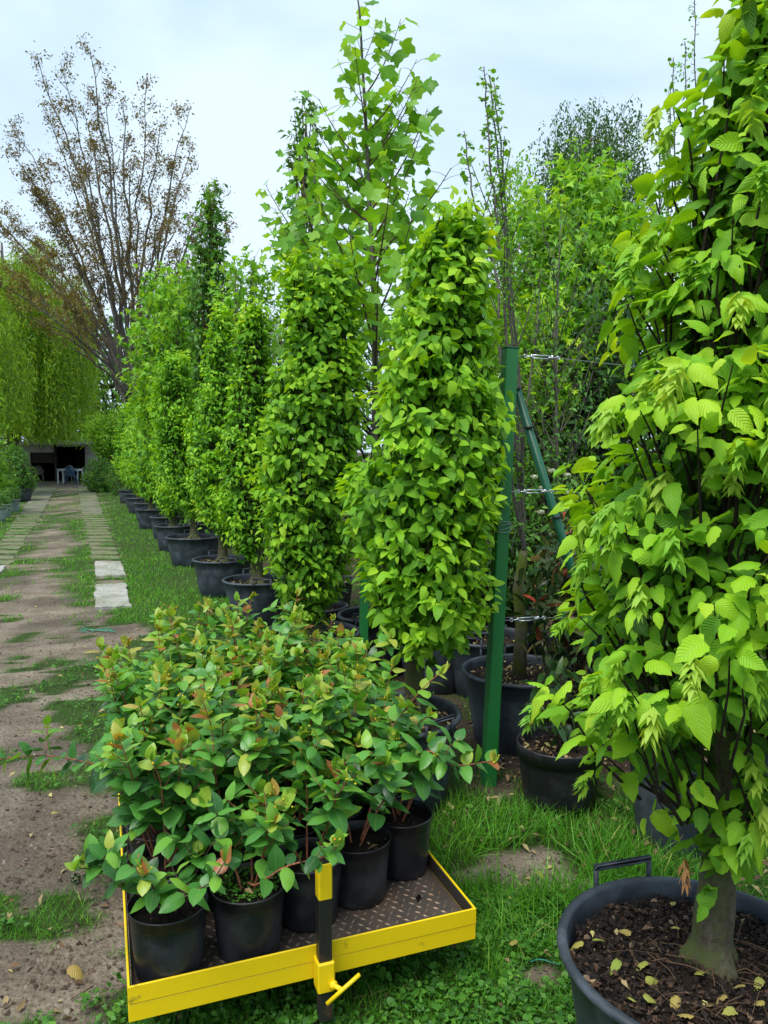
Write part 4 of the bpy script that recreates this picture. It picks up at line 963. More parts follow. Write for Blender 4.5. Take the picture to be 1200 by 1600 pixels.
# tulip trees behind the row
def tulip(px, Y, pts, branches, label, nparts, potspec, seed, nper=6, lsz=.115):
    base = np.array([X_(px, Y), Y, 0]); root = thing('tulip_tree', base, label, 'potted tree', 'tulip trees behind the hornbeam row')
    r, h, m = potspec; pot(root, base, r, h, m, handles=(4.4,)); soil(root, base[:2], r*.95, h-.05, SOIL, 200, 60); OBST.append((base[0], base[1], r))
    tp = np.array([[base[0], base[1], h-.06]]+[P(x, y, Y) for x, y in pts]); MB().tube(tp, np.linspace(.027, .004, len(tp)), 10, 0, rough=.08).build('trunk', BKG, root)
    mb = MB(); PO = []; D = []
    brs = []
    for (x0, y0, x1, y1, dy) in branches: brs.append((P(x0, y0, Y), P(x1, y1, Y+dy)))
    rr2 = np.random.default_rng(seed)
    for k in range(26):
        t = .30+.5*rr2.random(); z = tp[0, 2]+(tp[-1, 2]-tp[0, 2])*t; b = np.array([np.interp(z, tp[:, 2], tp[:, 0]), Y, z]); a = k*2.4+rr2.random(); L = .55*(1.1-t)+.18
        brs.append((b, b+np.array([math.cos(a)*L, math.sin(a)*L, L*(.9+.5*rr2.random())])))
    for b, e in brs:
        L = np.linalg.norm(e-b); S = np.linspace(0, 1, 8)[:, None]; m = (b+e)/2+np.array([(e-b)[0]*.12, (e-b)[1]*.12, -.08*L]); cv = (1-S)**2*b+2*S*(1-S)*m+S*S*e
        mb.tube(cv, np.linspace(.0105, .003, 8)*min(1.2, L), 6, 0, False)
        n = int(max(5, L*21))
        for i in range(n):
            t = .22+.8*(i/n); q = np.array([np.interp(t, np.linspace(0, 1, 8), cv[:, j]) for j in range(3)]); az = i*2.4+rr2.random(); o = np.array([math.cos(az), math.sin(az), .35]); l = .05+.07*rr2.random()
            pe = q+nrm(o)*l; mb.tube([q, (q+pe)/2+[0, 0, .008], pe], [.0018, .0014, .0012], 4, 0, False); PO.append(pe); D.append(nrm(o*.8+np.array([0, 0, -.75])+rr2.normal(size=3)*.3))
    for i in range(34):
        t = .42+.58*i/34; z = tp[0, 2]+(tp[-1, 2]-tp[0, 2])*t; q = np.array([np.interp(z, tp[:, 2], tp[:, 0]), Y, z]); az = i*2.4; pe = q+np.array([math.cos(az)*.1, math.sin(az)*.1, .06]); mb.tube([q, pe], .0016, 4, 0, False); PO.append(pe); D.append(np.array([math.cos(az), math.sin(az), -.6]))
    mb.build('branches', BKO, root, kind='stuff'); PO = np.array(PO); D = np.array(D); N = len(PO)
    leaves(TUL, PO, D, nrm(np.array([0, -.3, .8])+rnd3(N)*.5), lsz*(.55+.6*rng.random(N)), .55+rng.normal(0, .22, N), TU, root, nparts)
    return root
tulip(588, 5.5, [(585, 760), (586, 560), (583, 420), (576, 300), (572, 200), (567, 110), (562, 20), (556, -25)],
      [(573, 146, 626, 30, .1), (567, 162, 527, 92, -.1), (575, 255, 655, 130, -.1), (578, 330, 668, 170, .1), (583, 400, 705, 262, -.2), (580, 350, 480, 250, 0), (583, 420, 640, 300, .3), (578, 300, 545, 200, .2), (566, 100, 590, 30, 0)],
      'tallest sparse tulip tree rising between the two nearest hornbeams to the picture top', 300, (.27, .42, POT), 3)
tulip(505, 7.0, [(505, 700), (500, 500), (497, 380), (492, 290), (489, 235)], [(497, 400, 415, 288, 0), (497, 420, 412, 345, .1), (500, 440, 590, 300, .2), (495, 350, 450, 235, 0), (496, 350, 545, 225, .2), (500, 430, 420, 380, -.3), (500, 400, 470, 260, .3), (500, 430, 600, 380, .4)],
      'lower bushy tulip tree behind the flat topped hornbeam, one branch reaching left', 260, (.27, .42, POT), 5, lsz=.125)
tulip(700, 7.6, [(700, 700), (700, 520), (698, 400), (700, 330)], [(700, 500, 640, 380, 0), (700, 480, 755, 350, .2), (700, 450, 650, 300, .3)], 'tulip tree mostly hidden behind the hornbeam beside the green post', 100, (.27, .42, POT), 6, lsz=.12)
# oak column, far left sapling etc.
gtree('columnar_oak', 'dark narrow column tree with small top tuft beyond the fourth hornbeam', 'tree', (X_(335, 12.6), 12.6, 0), [(1.8, .25), (3., .36), (4.2, .33), (5.0, .22), (5.5, .12), (5.85, .10)], 130, OV2+MAP, MG, .115, 3600, BKO, .05, rise=1.5, spread=.10, potspec=(.3, .42, POT))
gtree('columnar_beech', 'narrow leafy spire poking up left of the tallest tulip tree', 'tree', (X_(480, 9.0), 9.0, 0), [(1.8, .15), (4.8, .15), (5.3, .16), (5.65, .05)], 90, OV2, MG, .085, 2400, BKO, .04, rise=2., spread=.06, potspec=(.26, .4, POT))
gtree('maple_sapling', 'bright green maple standing behind the far hornbeams beside the bronze tree', 'tree', (X_(285, 14.5), 14.5, 0), [(1.2, .7), (3., .95), (4.2, .8), (5., .35)], 130, MAP, LG, .12, 5200, BKG, .06, spread=.16)
gtree('maple_sapling', 'pale green maple filling the gap right of the dark column tree', 'tree', (X_(395, 11.5), 11.5, 0), [(1.2, .5), (2.8, .6), (3.8, .5), (4.5, .22)], 80, MAP, LG, .105, 2200, BKG, .045, spread=.14)
gtree('ash_sapling', 'thin sparsely leaved young tree between the dark column and the tulip trees', 'tree', (X_(372, 10.2), 10.2, 0), [(2.4, .25), (3.6, .32), (4.1, .1)], 26, TUL, TU, .10, 300, BKG, .03, rise=1.6, spread=.10)
gtree('maple_sapling', 'light green maple rising at the left beside the bronze tree trunk', 'tree', (X_(268, 18), 18, 0), [(1.2, .5), (3., .7), (4.5, .6), (5.6, .25)], 100, MAP, LG, .15, 3200, BKG, .06, spread=.2)
# right side: ginkgo and poplar stems
def ginkgo(stems, Y, label, pot_px=None, nm='ginkgo_tree', lower=None, trunkmat=BKM, potspec=None, grp=None, bx=None, lm=LG):
    base = np.array([X_(bx, Y), Y, 0.]); root = thing(nm, base, label, 'potted tree', grp)
    if potspec: r, h, m = potspec; pot(root, base, r, h, m, handles=(1.9,)); soil(root, base[:2], r*.95, h-.05, SOIL, 500, 160); OBST.append((base[0], base[1], r))
    mt = MB(); mb = MB(); PO = []; D = []
    z0 = (potspec[1]-.06) if potspec else 0
    zf = z0+.72; top = np.array([base[0]+.02, Y, zf]); mt.tube([[base[0], base[1], z0], [base[0]+.01, base[1], z0+.3], [base[0]-.01, base[1]+.01, z0+.5], top], [.040, .033, .029, .024], 12, 0, rough=.22)
    for pts in stems:
        pp = np.array([top-[0, 0, .03]]+[P(x, y, Y+dy) for x, y, dy in pts]); n = 40; L = np.linspace(0, 1, len(pp)); tt = np.linspace(0, 1, n); cv = np.stack([np.interp(tt, L, pp[:, j]) for j in range(3)], -1); cv[1:-1] = (cv[:-2]+cv[1:-1]+cv[2:])/3+rnd3(n-2)*.003
        mb.tube(cv, np.linspace(.011, .003, n), 6, 0, rough=.2)
        H = cv[-1, 2]-cv[0, 2]; ns = int(H*26)
        for i in range(ns):
            t = i/ns; t = t**.75; q = np.array([np.interp(t, tt, cv[:, j]) for j in range(3)]); az = rng.random()*2*PI; sp_ = q+np.array([math.cos(az), math.sin(az), .3])*.02*(2.4-1.5*t)
            mb.tube([q, sp_], .0022, 4, 0, False)
            for j in range(int(rng.integers(2, 6))): PO.append(sp_+rnd3(1)[0]*.008); D.append(np.array([math.cos(az), math.sin(az), .2])+rnd3(1)[0]*.8)
        for i in range(7):
            t = .2+.5*rng.random(); q = np.array([np.interp(t, tt, cv[:, j]) for j in range(3)]); az = rng.random()*6.28; L2 = .12+.25*rng.random(); e = q+np.array([math.cos(az)*L2*.4, math.sin(az)*L2*.4, L2]); mb.tube([q, e], [.004, .002], 5, 0, False)
            for j in range(18): PO.append(q+(e-q)*rng.random()+rnd3(1)[0]*.012); D.append(rnd3(1)[0])
    mt.build('trunk', trunkmat, root); mb.build('stem', BKG, root); PO = np.array(PO); D = nrm(np.array(D)); N = len(PO)
    leaves(CIR+OV2, PO, D, np.array([0, 0, 1.])+rnd3(N)*.5, .014+.020*rng.random(N), .4+rng.normal(0, .2, N), lm, root, 0)
    return root
ginkgo([[(800, 640, 0), (783, 400, 0), (765, 250, .05), (756, 104, .05)], [(808, 640, .1), (790, 380, .1), (776, 220, .1), (764, 118, .1)], [(812, 620, .2), (795, 400, .2), (785, 250, .2), (772, 130, .2)], [(790, 700, -.1), (775, 420, 0), (742, 330, 0), (725, 205, 0)], [(815, 700, 0), (838, 520, 0), (845, 420, 0)]],
       4.15, 'multi stemmed ginkgo with mossy trunk in the tub behind the green post', potspec=(.30, .40, POTG), bx=815)
ginkgo([[(1090, 600, 0), (1088, 300, 0), (1085, -10, 0)], [(1080, 600, .1), (1078, 300, .1), (1070, 65, .1)], [(1060, 600, .1), (1055, 300, .1), (1052, 90, .1)], [(1040, 600, .1), (1045, 300, .1), (1048, 130, .1)], [(1100, 500, 0), (1030, 340, 0), (1030, 195, 0)]],
       5.6, 'group of bare upright stems with leaf tufts showing left above the right edge hornbeam', potspec=(.28, .4, POT), bx=1080)
gtree('japanese_maple', 'light green feathery maple left of centre gap, behind the brace pipe', 'tree', (X_(900, 8.6), 8.6, 0), [(1.3, .5), (2.2, .85), (3.2, .95), (4.2, .75), (4.65, .35)], 170, MAP, LG, .10, 10500, BKD, .05, spread=.14, twig_r=.6, lrnd=(.6, .24))
gtree('japanese_maple', 'yellow green maple patch just above the brace pipe behind the post', 'tree', (X_(850, 7.4), 7.4, 0), [(2.0, .3), (2.5, .45), (3.1, .2)], 40, MAP, HBF, .08, 900, BKD, .035, spread=.1)
gtree('young_tree', 'loose light green tree with small leaves left behind the ginkgo stems', 'tree', (X_(790, 9.4), 9.4, 0), [(1.0, .5), (3., .6), (4.3, .42), (5., .12)], 130, OV2, LG, .060, 7500, BKG, .04, spread=.16, twig_r=.6)
gtree('young_tree', 'grey stemmed small leaved tree between brace pipe and right hornbeam', 'tree', (X_(868, 6.3), 6.3, 0), [(1.2, .2), (2., .4), (3., .5), (3.6, .2)], 50, OV2, MG, .05, 1500, BKG, .022, spread=.15, twig_r=.45, potspec=(.22, .36, POT))
gtree('bright_top_tree', 'tree with a bright green top in front of the weeping birch', 'tree', (X_(895, 11.2), 11.2, 0), [(3., .35), (4.6, .3), (5.6, .22), (6.0, .12)], 60, OV2, LG, .10, 1500, BKD, .05, rise=1.5, spread=.1)
gtree('bronze_tipped_tree', 'green tree with a few orange young leaves at its top left of the birch', 'tree', (X_(860, 12), 12, 0), [(3., .4), (5., .5), (5.5, .2)], 40, OV2, PH, .10, 800, BKD, .05, spread=.16, lrnd=(.72, .2))
# birch, weeping
def weeping(name, label, base, env, nb, strands, slen, T, mat, lsize, step, bmat, trunk_r, grp=None, rise=.3, arch=.4, brtr=1., hang=.06, lrnd=.5):
    base = np.asarray(base, float); root = thing(name, base, label, 'tree', grp); env = np.array(env, float); H = env[-1, 0]
    tp = np.array([[base[0]+.05*math.sin(t*5)*H/8, base[1]+.04*math.cos(t*4)*H/8, base[2]-.1+H*.95*t] for t in np.linspace(0, 1, 10)]); MB().tube(tp, trunk_r*np.linspace(1, .15, 10), 12, 0, rough=.1).build('trunk', bmat, root)
    ez = env[:, 0]; u = np.linspace(ez[0], ez[-1], 200); w = np.interp(u, ez, env[:, 1]); cw = np.cumsum(w+.01); cw /= cw[-1]; mb = MB(); ends = []
    for k in range(nb):
        h = np.interp((k+rng.random())/nb, cw, u); R = np.interp(h, ez, env[:, 1])*(.55+.45*rng.random()); a = k*2.4+rng.random()
        zt = base[2]+h; zb = max(base[2]+.15*H, zt-rise*R-.15*H*rng.random()); b = np.array([np.interp(zb, tp[:, 2], tp[:, 0]), np.interp(zb, tp[:, 2], tp[:, 1]), zb]); o = np.array([math.cos(a), math.sin(a), 0])
        e = np.array([base[0], base[1], zt])+o*R; m = (b+e)/2+np.array([0, 0, arch*R]); S = np.linspace(0, 1, 9)[:, None]; cv = (1-S)**2*b+2*S*(1-S)*m+S*S*e; mb.tube(cv, np.linspace(.03, .008, 9)*(H/8)*brtr, 5, 0, False); ends.append((cv, o))
    mb.build('branches', bmat, root, kind='stuff'); PO = []; D = []; RN = []; tb = MB()
    for s in range(strands):
        cv, o = ends[s % nb]; t = .35+.65*rng.random(); q = np.array([np.interp(t, np.linspace(0, 1, 9), cv[:, j]) for j in range(3)])+rnd3(1)[0]*np.array([.22, .22, .1])*H/14
        L = slen*(.4+.8*rng.random()); zmin = env[0, 2] if env.shape[1] > 2 else .5
        L = min(L, max(.3, q[2]-base[2]-zmin-.8*rng.random()*H/14)); n = max(3, int(L/step)); tt = np.linspace(0, 1, n)[:, None]; a2 = rng.random()*6.28; oo = np.array([math.cos(a2), math.sin(a2), 0])
        p = q+oo*hang*L*np.sqrt(tt)+np.array([0, 0, -1.])*L*(tt**1.3-.15*np.sin(tt*PI)*0)+np.array([0, 0, .25*hang*L])*np.sin(tt*PI)
        p += np.array([.03, .02, 0])*np.sin(tt*6+s)*L*.3
        PO.append(p+rnd3(n)*step*.35); D.append(np.array([0, 0, -.8])+rnd3(n)*.45); RN.append(np.full(n, lrnd+rng.normal(0, .24))+rng.normal(0, .08, n))
        if s % 6 == 0: tb.tube(p[::max(1, n//6)], .0035*H/14, 3, 0, False)
    tb.build('hanging_twigs', bmat, root, kind='stuff'); PO = np.concatenate(PO); D = nrm(np.concatenate(D)); N = len(PO)
    leaves(T, PO, D, rnd3(N), lsize*(.6+.7*rng.random(N)), np.concatenate(RN), mat, root, 0)
    return root
weeping('weeping_birch', 'weeping birch with arching bare top twigs beyond the light green maples', (X_(915, 15), 15, 0), [(5.6, 1.2, 4.6), (6.6, 1.4, 4.), (7.6, 1.25, 4.), (8.2, .7, 4.)], 80, 1300, 1.5, OV2[:1], BI, .072, .050, BKO, .09, rise=1.0, arch=.7, brtr=.35, hang=.2)
weeping('weeping_willow', 'large weeping willow hanging over the shed at the left', (X_(20, 35), 35, 0), [(4.8, 4.4, 2.05), (7, 5.0, 2.1), (9.5, 4.2, 2.2), (11.5, 2.2, 2.2)], 90, 4300, 5.0, NAR, WI, .28, .14, BKG, .30, rise=.5, arch=.18, brtr=.6, hang=.07, lrnd=.58)
weeping('weeping_willow', 'nearer willow curtain at the left picture edge behind the clipped plants', (X_(-60, 27), 27, 0), [(4., 2.6, 2.4), (6, 3.0, 2.5), (7.8, 2.4, 2.5), (8.8, 1.2, 2.5)], 50, 1600, 4.2, NAR, WI, .22, .12, BKG, .22, rise=.5, arch=.18, brtr=.6, hang=.07, lrnd=.62)
# bronze-leaved multi-stemmed tree
def bronze():
    Y = 29.; base = np.array([X_(212, Y), Y, 0]); root = thing('bronze_leaved_tree', base, 'big upright tree with bronze leaves and many bare grey stems against the sky', 'tree')
    mt = MB(); z1 = P(212, 600, Y)[2]; fork = np.array([base[0], Y, z1-1.0]); mt.tube([base-[0, 0, .1], base+[.05, 0, 1.], fork], [.42, .36, .34], 14, 0, rough=.1)
    tips = [(12, 185), (60, 95), (95, 100), (140, 75), (165, 130), (190, 160), (230, 125), (250, 200), (298, 165), (300, 230), (40, 270), (5, 330), (0, 420), (60, 380), (110, 240), (340, 300), (318, 330), (365, 345), (300, 420), (20, 480), (90, 470), (205, 250), (270, 260), (130, 170), (75, 180), (-50, 300), (-80, 400), (20, 240), (60, 300), (30, 400), (120, 330), (250, 330)]
    mb = MB(); PO = []; RN = []
    for i, (tx, ty) in enumerate(tips):
        e = P(tx, ty, Y+rng.normal(0, 1.3)); s = (tx-212)/160
        b = fork+np.array([.12*s+rng.normal(0, .06), rng.normal(0, .15), .9*rng.random()]); m = b+(e-b)*np.array([.30, .4, .5])+np.array([0, 0, .3]); m = m*.9+((b+e)/2)*.1
        S = np.linspace(0, 1, 14)[:, None]; cv = (1-S)**2*b+2*S*(1-S)*m+S*S*e; cv[2:-1] += rnd3(11)*.06
        L = np.linalg.norm(e-b); mb.tube(cv, (.088 if i % 2 else .060)*np.linspace(1, .10, 14)**.9*min(1, L/8), 7, 0, False)
        nb = 13 if L > 6 else 8
        for j in range(nb):
            t = .28+.72*(j+rng.random()*.6)/nb; q = np.array([np.interp(t, S[:, 0], cv[:, k]) for k in range(3)]); tg = nrm(e-m); a = rng.random()*6.28; o = np.array([math.cos(a), math.sin(a)*.9, 0]); l = (.5+1.5*(1-t))*(.55+.6*rng.random())
            ee = q+nrm(tg*.9+o*.62+np.array([0, 0, .15]))*l; mm = (q+ee)/2+o*l*.08; mb.tube([q, mm, ee], [.020*min(1.4, l), .013*min(1.4, l), .006], 4, 0, False)
            for w in range(4):
                q2 = q+(ee-q)*(.35+.65*rng.random()); e2_ = q2+nrm(rnd3(1)[0]+np.array([0, 0, .7]))*(.18+.3*rng.random()); mb.tube([q2, e2_], [.005, .003], 3, 0, False)
                n = int(rng.integers(6, 13)*(1.5 if tx < 120 and ty > 220 else 1)*(2.6 if t > .6 else 1.2)); PO.append(q2+(e2_-q2)*rng.random((n, 1))*1.2+rnd3(n)*.10); RN.append(np.full(n, .45+(.22 if ty > 240 and tx < 140 else 0)+(.18 if 240 < tx < 310 and ty < 260 else 0))+rng.normal(0, .2, n))
    mt.build('trunk', BKG, root); mb.build('branches', BKG, root, kind='stuff'); PO = np.concatenate(PO); N = len(PO)
    leaves(OV2[:1], PO, nrm(rnd3(N)+np.array([0, 0, -.4])), rnd3(N), .105*(.6+.7*rng.random(N)), np.concatenate(RN), BR, root, 0)
bronze()
# hedge-like mass of trees filling the ground between the rows
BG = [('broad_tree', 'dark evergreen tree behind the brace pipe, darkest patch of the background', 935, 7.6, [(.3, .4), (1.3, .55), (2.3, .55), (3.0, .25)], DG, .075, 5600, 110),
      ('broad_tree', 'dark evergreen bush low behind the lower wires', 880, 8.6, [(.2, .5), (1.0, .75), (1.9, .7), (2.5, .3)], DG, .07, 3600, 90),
      ('broad_tree', 'mid green tree directly behind the tall green post', 775, 11.5, [(.3, .6), (1.5, 1.0), (3., 1.0), (4.0, .5)], MG, .09, 4200, 90),
      ('broad_tree', 'mid green tree behind the gap between the two nearest hornbeams', 590, 12., [(.3, .6), (1.5, 1.0), (3., 1.1), (4.0, .5)], MG, .10, 4200, 90),
      ('broad_tree', 'mid green tree behind the flat topped hornbeam and its left neighbour', 440, 13.5, [(.3, .7), (1.5, 1.1), (3., 1.0), (4.2, .5)], MG, .10, 4000, 90),
      ('broad_tree', 'green tree behind the far end hornbeams right of the bronze tree', 248, 27., [(.5, 1.0), (2, 1.3), (3., 1.0), (3.8, .4)], MG, .20, 3600, 90),
      ('broad_tree', 'light tree behind the right edge hornbeam', 1090, 8.4, [(.3, .7), (1.5, 1.0), (3., 1.0), (4.1, .5)], LG, .08, 4600, 100),
      ('broad_tree', 'dark tree low behind the right edge hornbeam', 1210, 6.6, [(.2, .6), (1.2, .8), (2.3, .7), (3.0, .3)], DG, .08, 3400, 90),
      ('broad_tree', 'mid green tree at the far right behind the hornbeam top', 1240, 10., [(.3, .9), (2, 1.3), (4., 1.2), (5.2, .4)], MG, .11, 3800, 90),
      ('broad_tree', 'mid green tree far behind the shed and the bronze trunk', 180, 44., [(1, 3.), (5, 3.6), (8, 2.4), (9.5, .8)], MG, .36, 3800, 90),
      ('broad_tree', 'mid green tree far behind the willow and shed roof', 110, 47., [(1, 3.), (5, 3.9), (8, 2.6), (9.5, .8)], MG, .38, 3600, 90),
      ('broad_tree', 'mid green tree beyond the light maples at right centre', 900, 13.4, [(.3, .9), (2, 1.4), (4., 1.4), (5.0, .6)], MG, .11, 4200, 90),
      ('broad_tree', 'far mid green tree behind the row of hornbeams at left centre', 325, 22., [(.3, 1.2), (3, 1.5), (4.5, 1.1), (5.4, .5)], MG, .17, 3800, 90)]
for nm, lab, px, Y, env, m, ls, nl_, nb_ in BG:
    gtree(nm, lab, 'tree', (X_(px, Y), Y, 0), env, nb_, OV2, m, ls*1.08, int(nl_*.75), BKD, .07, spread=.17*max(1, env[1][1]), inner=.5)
# understorey shrubs in pots
US = [('laurel_shrub', 'small dark laurel like shrub in the plain black pot right of the green post', G(875, 1158, .29)[0], G(875, 1158, .29)[1], [(.30, .10), (.48, .17), (.62, .1)], PH, .085, 90, 16, (.195, .29, POTN), .42),
      ('laurel_shrub', 'dark leaved shrub with red young leaves behind the plain black pot', .98, 3.95, [(.4, .18), (.75, .26), (1.1, .2)], PH, .09, 420, 40, (.2, .3, POTN), .5),
      ('laurel_shrub', 'red tipped photinia under the wires behind the right hornbeam', 1.18, 4.6, [(.4, .2), (.9, .34), (1.25, .2)], PH, .085, 620, 50, (.22, .32, POTN), .62),
      ('laurel_shrub', 'tall photinia with scarlet leaves at the end of the brace pipe', 1.05, 4.1, [(.4, .1), (.9, .20), (1.25, .14)], PH, .085, 150, 20, (.2, .3, POTN), .80),
      ('laurel_shrub', 'low dark shrub in the shade left of the mossy trunk tub', .62, 5.4, [(.4, .2), (.7, .34), (1.0, .2)], PH, .09, 520, 45, (.24, .36, POTG), .3),
      ('laurel_shrub', 'low dark shrub in the shade between the two green posts', .36, 5.15, [(.4, .15), (.7, .28), (.95, .15)], DG, .08, 420, 40, (.27, .40, POTG), .3),
      ('laurel_shrub', 'dark shrub in the row behind the lowest turnbuckle', .95, 5.9, [(.4, .2), (.9, .42), (1.35, .25)], MG, .075, 900, 60, (.24, .36, POT), .45),
      ('laurel_shrub', 'glossy shrub behind the right hornbeam tub', 1.5, 3.7, [(.4, .2), (.8, .34), (1.15, .2)], PH, .09, 560, 50, (.24, .34, POT), .4),
      ('laurel_shrub', 'dark shrub in shade at the right behind the leaning brace', 1.75, 5.0, [(.4, .3), (.9, .5), (1.4, .3)], DG, .09, 900, 60, (.24, .34, POT), .5),
      ('laurel_shrub', 'low green shrub under the flat topped hornbeam toward the rear', -.55, 6.2, [(.4, .2), (.7, .3), (1.0, .2)], DG, .07, 420, 40, (.24, .34, POT), .4),
      ('laurel_shrub', 'low green shrub in shade behind the tub with exposed roots', -.75, 7.6, [(.4, .2), (.8, .4), (1.2, .3)], DG, .08, 620, 40, (.24, .34, POT), .4)]
for nm, lab, x, y, env, m, ls, nl_, nb_, ps, lr in US:
    gtree(nm, lab, 'potted shrub', (x, y, 0), env, nb_, LAU, m, ls, nl_, BKD, .018, spread=.07, nparts=60 if ls > .08 and y < 4.7 else 0, potspec=ps, lrnd=(lr, .16), inner=.6, twig_r=.6, group='dark shrubs in pots behind the hornbeam row')
vb = gtree('viburnum_shrub', 'shrub with small white flower heads seen just right of the brace pipe', 'shrub', (X_(855, 6.0), 6.0, 0), [(.4, .3), (1.0, .42), (1.55, .25)], 60, OV2, MG, .05, 2200, BKD, .02, spread=.08, potspec=(.22, .34, POT))
WF = leaf_mat('white_floret', [(0, (.42, .46, .30)), (1, (.66, .66, .54))], .2, .6)
for px, py in ((862, 735), (848, 762), (875, 790), (890, 770), (845, 800), (868, 812), (835, 745), (886, 742)):
    c = P(px, py, 5.6+.1*rng.random()); N = 60; d = nrm(rnd3(N)+np.array([0, -.3, .5])); m = MB(); m.inst(CIR[0], c+d*np.array([.028, .028, .014]), frames(np.cross(d, rnd3(N)), d), .007+.004*rng.random(N), rng.random(N)); m.build('flower_head', WF, vb)
# spare tubs standing in shade
for px, Y, lab, r in ((1075, 3.05, 'empty looking black tub half hidden behind the right hornbeam foliage', .2), (765, 5.0, 'black tub in shade directly behind the tall green post', .27), (1180, 3.3, 'black tub behind the rightmost hornbeam trunk', .22)):
    t = thing('plant_tub', (X_(px, Y), Y, 0), lab, 'plant pot', 'spare tubs in the shade'); pot(t, (X_(px, Y), Y, 0), r, .38, POTG, handles=(4.2,)); soil(t, (X_(px, Y), Y), r*.95, .33, SOIL, 250, 50); OBST.append((X_(px, Y), Y, r))
# ------------------------------------------------------------------ far left: shed, furniture, clipped plants
WALL = slabmat('old_render', (.30, .29, .26), (.42, .41, .37), (.15, .14, .10), .5)
DARKW = slabmat('dark_boards', (.020, .017, .014), (.045, .038, .030), (.03, .03, .02), .3)
FAS = paint('pale_fascia', (.50, .52, .52), (.2, .2, .18), .6)
TILE = slabmat('red_tiles', (.30, .11, .06), (.42, .17, .10), (.12, .10, .06), .5)
def shed():
    Y = 39.; x0, x1 = X_(-70, Y), X_(152, Y); zt = P(100, 694, Y)[2]; t = thing('shed', ((x0+x1)/2, Y+2, 0), 'low open fronted shed with dark interior under the willow', 'shed')
    xa, xb, xc, xd = X_(48, Y), X_(86, Y), X_(89, Y), X_(134, Y)
    def bx(n, a, b, y0, y1, z0, z1, m, par=t): return MB().box(((a+b)/2, (y0+y1)/2, (z0+z1)/2), (b-a, y1-y0, z1-z0), bev=.01).build(n, m, par, False)
    bx('wall', x0, xa, Y, Y+.15, 0, zt, WALL); bx('wall', xd, x1, Y, Y+.15, 0, zt, WALL); bx('pillar', xb, xc, Y-.02, Y+.13, 0, zt, DARKW)
    bx('lintel', xa, xb, Y, Y+.15, zt-.42, zt, WALL); bx('lintel', xc, xd, Y, Y+.15, zt-.12, zt, WALL)
    bx('back_wall', x0, x1, Y+4, Y+4.15, 0, zt, DARKW); bx('side_wall', x0, x0+.15, Y+.15, Y+4, 0, zt, DARKW); bx('side_wall', x1-.15, x1, Y+.15, Y+4, 0, zt, DARKW)
    bx('floor_slab', x0+.15, x1-.15, Y-.3, Y+4, -.02, .05, PAVD); bx('roof', x0-.2, x1+.2, Y-.45, Y+4.3, zt, zt+.10, DARKW); bx('fascia', x0-.2, x1+.2, Y-.47, Y-.452, zt-.02, zt+.14, FAS)
    bx('window_board', xa+.05, xb-.05, Y+.05, Y+.10, zt-.95, zt-.43, DARKW)
shed()
def table():
    Y = 37.6; a, b = X_(93, Y), X_(127, Y); t = thing('garden_table', ((a+b)/2, Y, 0), 'white plastic garden table in front of the dark shed opening', 'table')
    MB().box(((a+b)/2, Y, .72), (b-a, .75, .035), bev=.01).build('tabletop', WHT, t, False); MB().box(((a+b)/2, Y, .67), (b-a-.12, .63, .06)).build('apron', WHT, t, False)
    for x in (a+.06, b-.06):
        for y in (-.31, .31): MB().box((x, Y+y, .33), (.065, .065, .66), bev=.01).build('leg', WHT, t, False)
table()
def chair(x, y, rz, mat, lab):
    t = thing('garden_chair', (x, y, 0), lab, 'chair'); R = euler(0, 0, rz); q = lambda p: np.array([x, y, 0])+R@np.array(p)
    MB().box(q((0, 0, .42)), (.44, .42, .03), R, bev=.01).build('seat', mat, t, False)
    V = []; n = 9
    for i in range(n):
        u_ = -1+2*i/(n-1); h = .90-.14*u_*u_
        for z in (.43, (.43+h)/2, h): V.append(q((u_*.22, .20+.05*(z-.43)/.4-.06*u_*u_, z)))
        for z in (.43, (.43+h)/2, h): V.append(q((u_*.22, .225+.05*(z-.43)/.4-.06*u_*u_, z)))
    Q = []
    for i in range(n-1):
        b = i*6; Q += [(b, b+6, b+7, b+1), (b+1, b+7, b+8, b+2), (b+4, b+10, b+9, b+3), (b+5, b+11, b+10, b+4), (b+2, b+8, b+11, b+5)]
    MB().add(np.array(V), [np.array(Q)]).build('backrest', mat, t)
    for sx in (-1, 1):
        MB().tube([q((sx*.2, .19, .42)), q((sx*.25, .25, 0))], .02, 6).build('leg', mat, t); MB().tube([q((sx*.2, -.19, .42)), q((sx*.24, -.23, 0))], .02, 6).build('leg', mat, t)
        MB().tube([q((sx*.22, .21, .68)), q((sx*.26, 0, .66)), q((sx*.24, -.2, .62)), q((sx*.23, -.21, .42))], .018, 6).build('armrest', mat, t)
chair(X_(111, 36.8), 36.8, PI+.15, BLU, 'dark blue plastic chair with its back to the lawn at the white table')
chair(X_(107, 38.3), 38.3, .1, BEI, 'cream round backed chair on the far side of the white table')
chair(X_(60, 39.4), 39.4, .5, BEI, 'dim pale chair inside the dark left part of the shed')
t = thing('loose_board', (X_(133, 37.2), 37.2, 0), 'dark crate of boards with a white plank beside the white table', 'board'); MB().box((X_(132, 37.2), 37.2, .2), (.4, .3, .35), euler(0, 0, .3), bev=.01).build('crate', DARKW, t, False); MB().box((X_(136, 37.), 37., .16), (.5, .05, .06), euler(0, .5, .2)).build('plank', WHT, t, False)
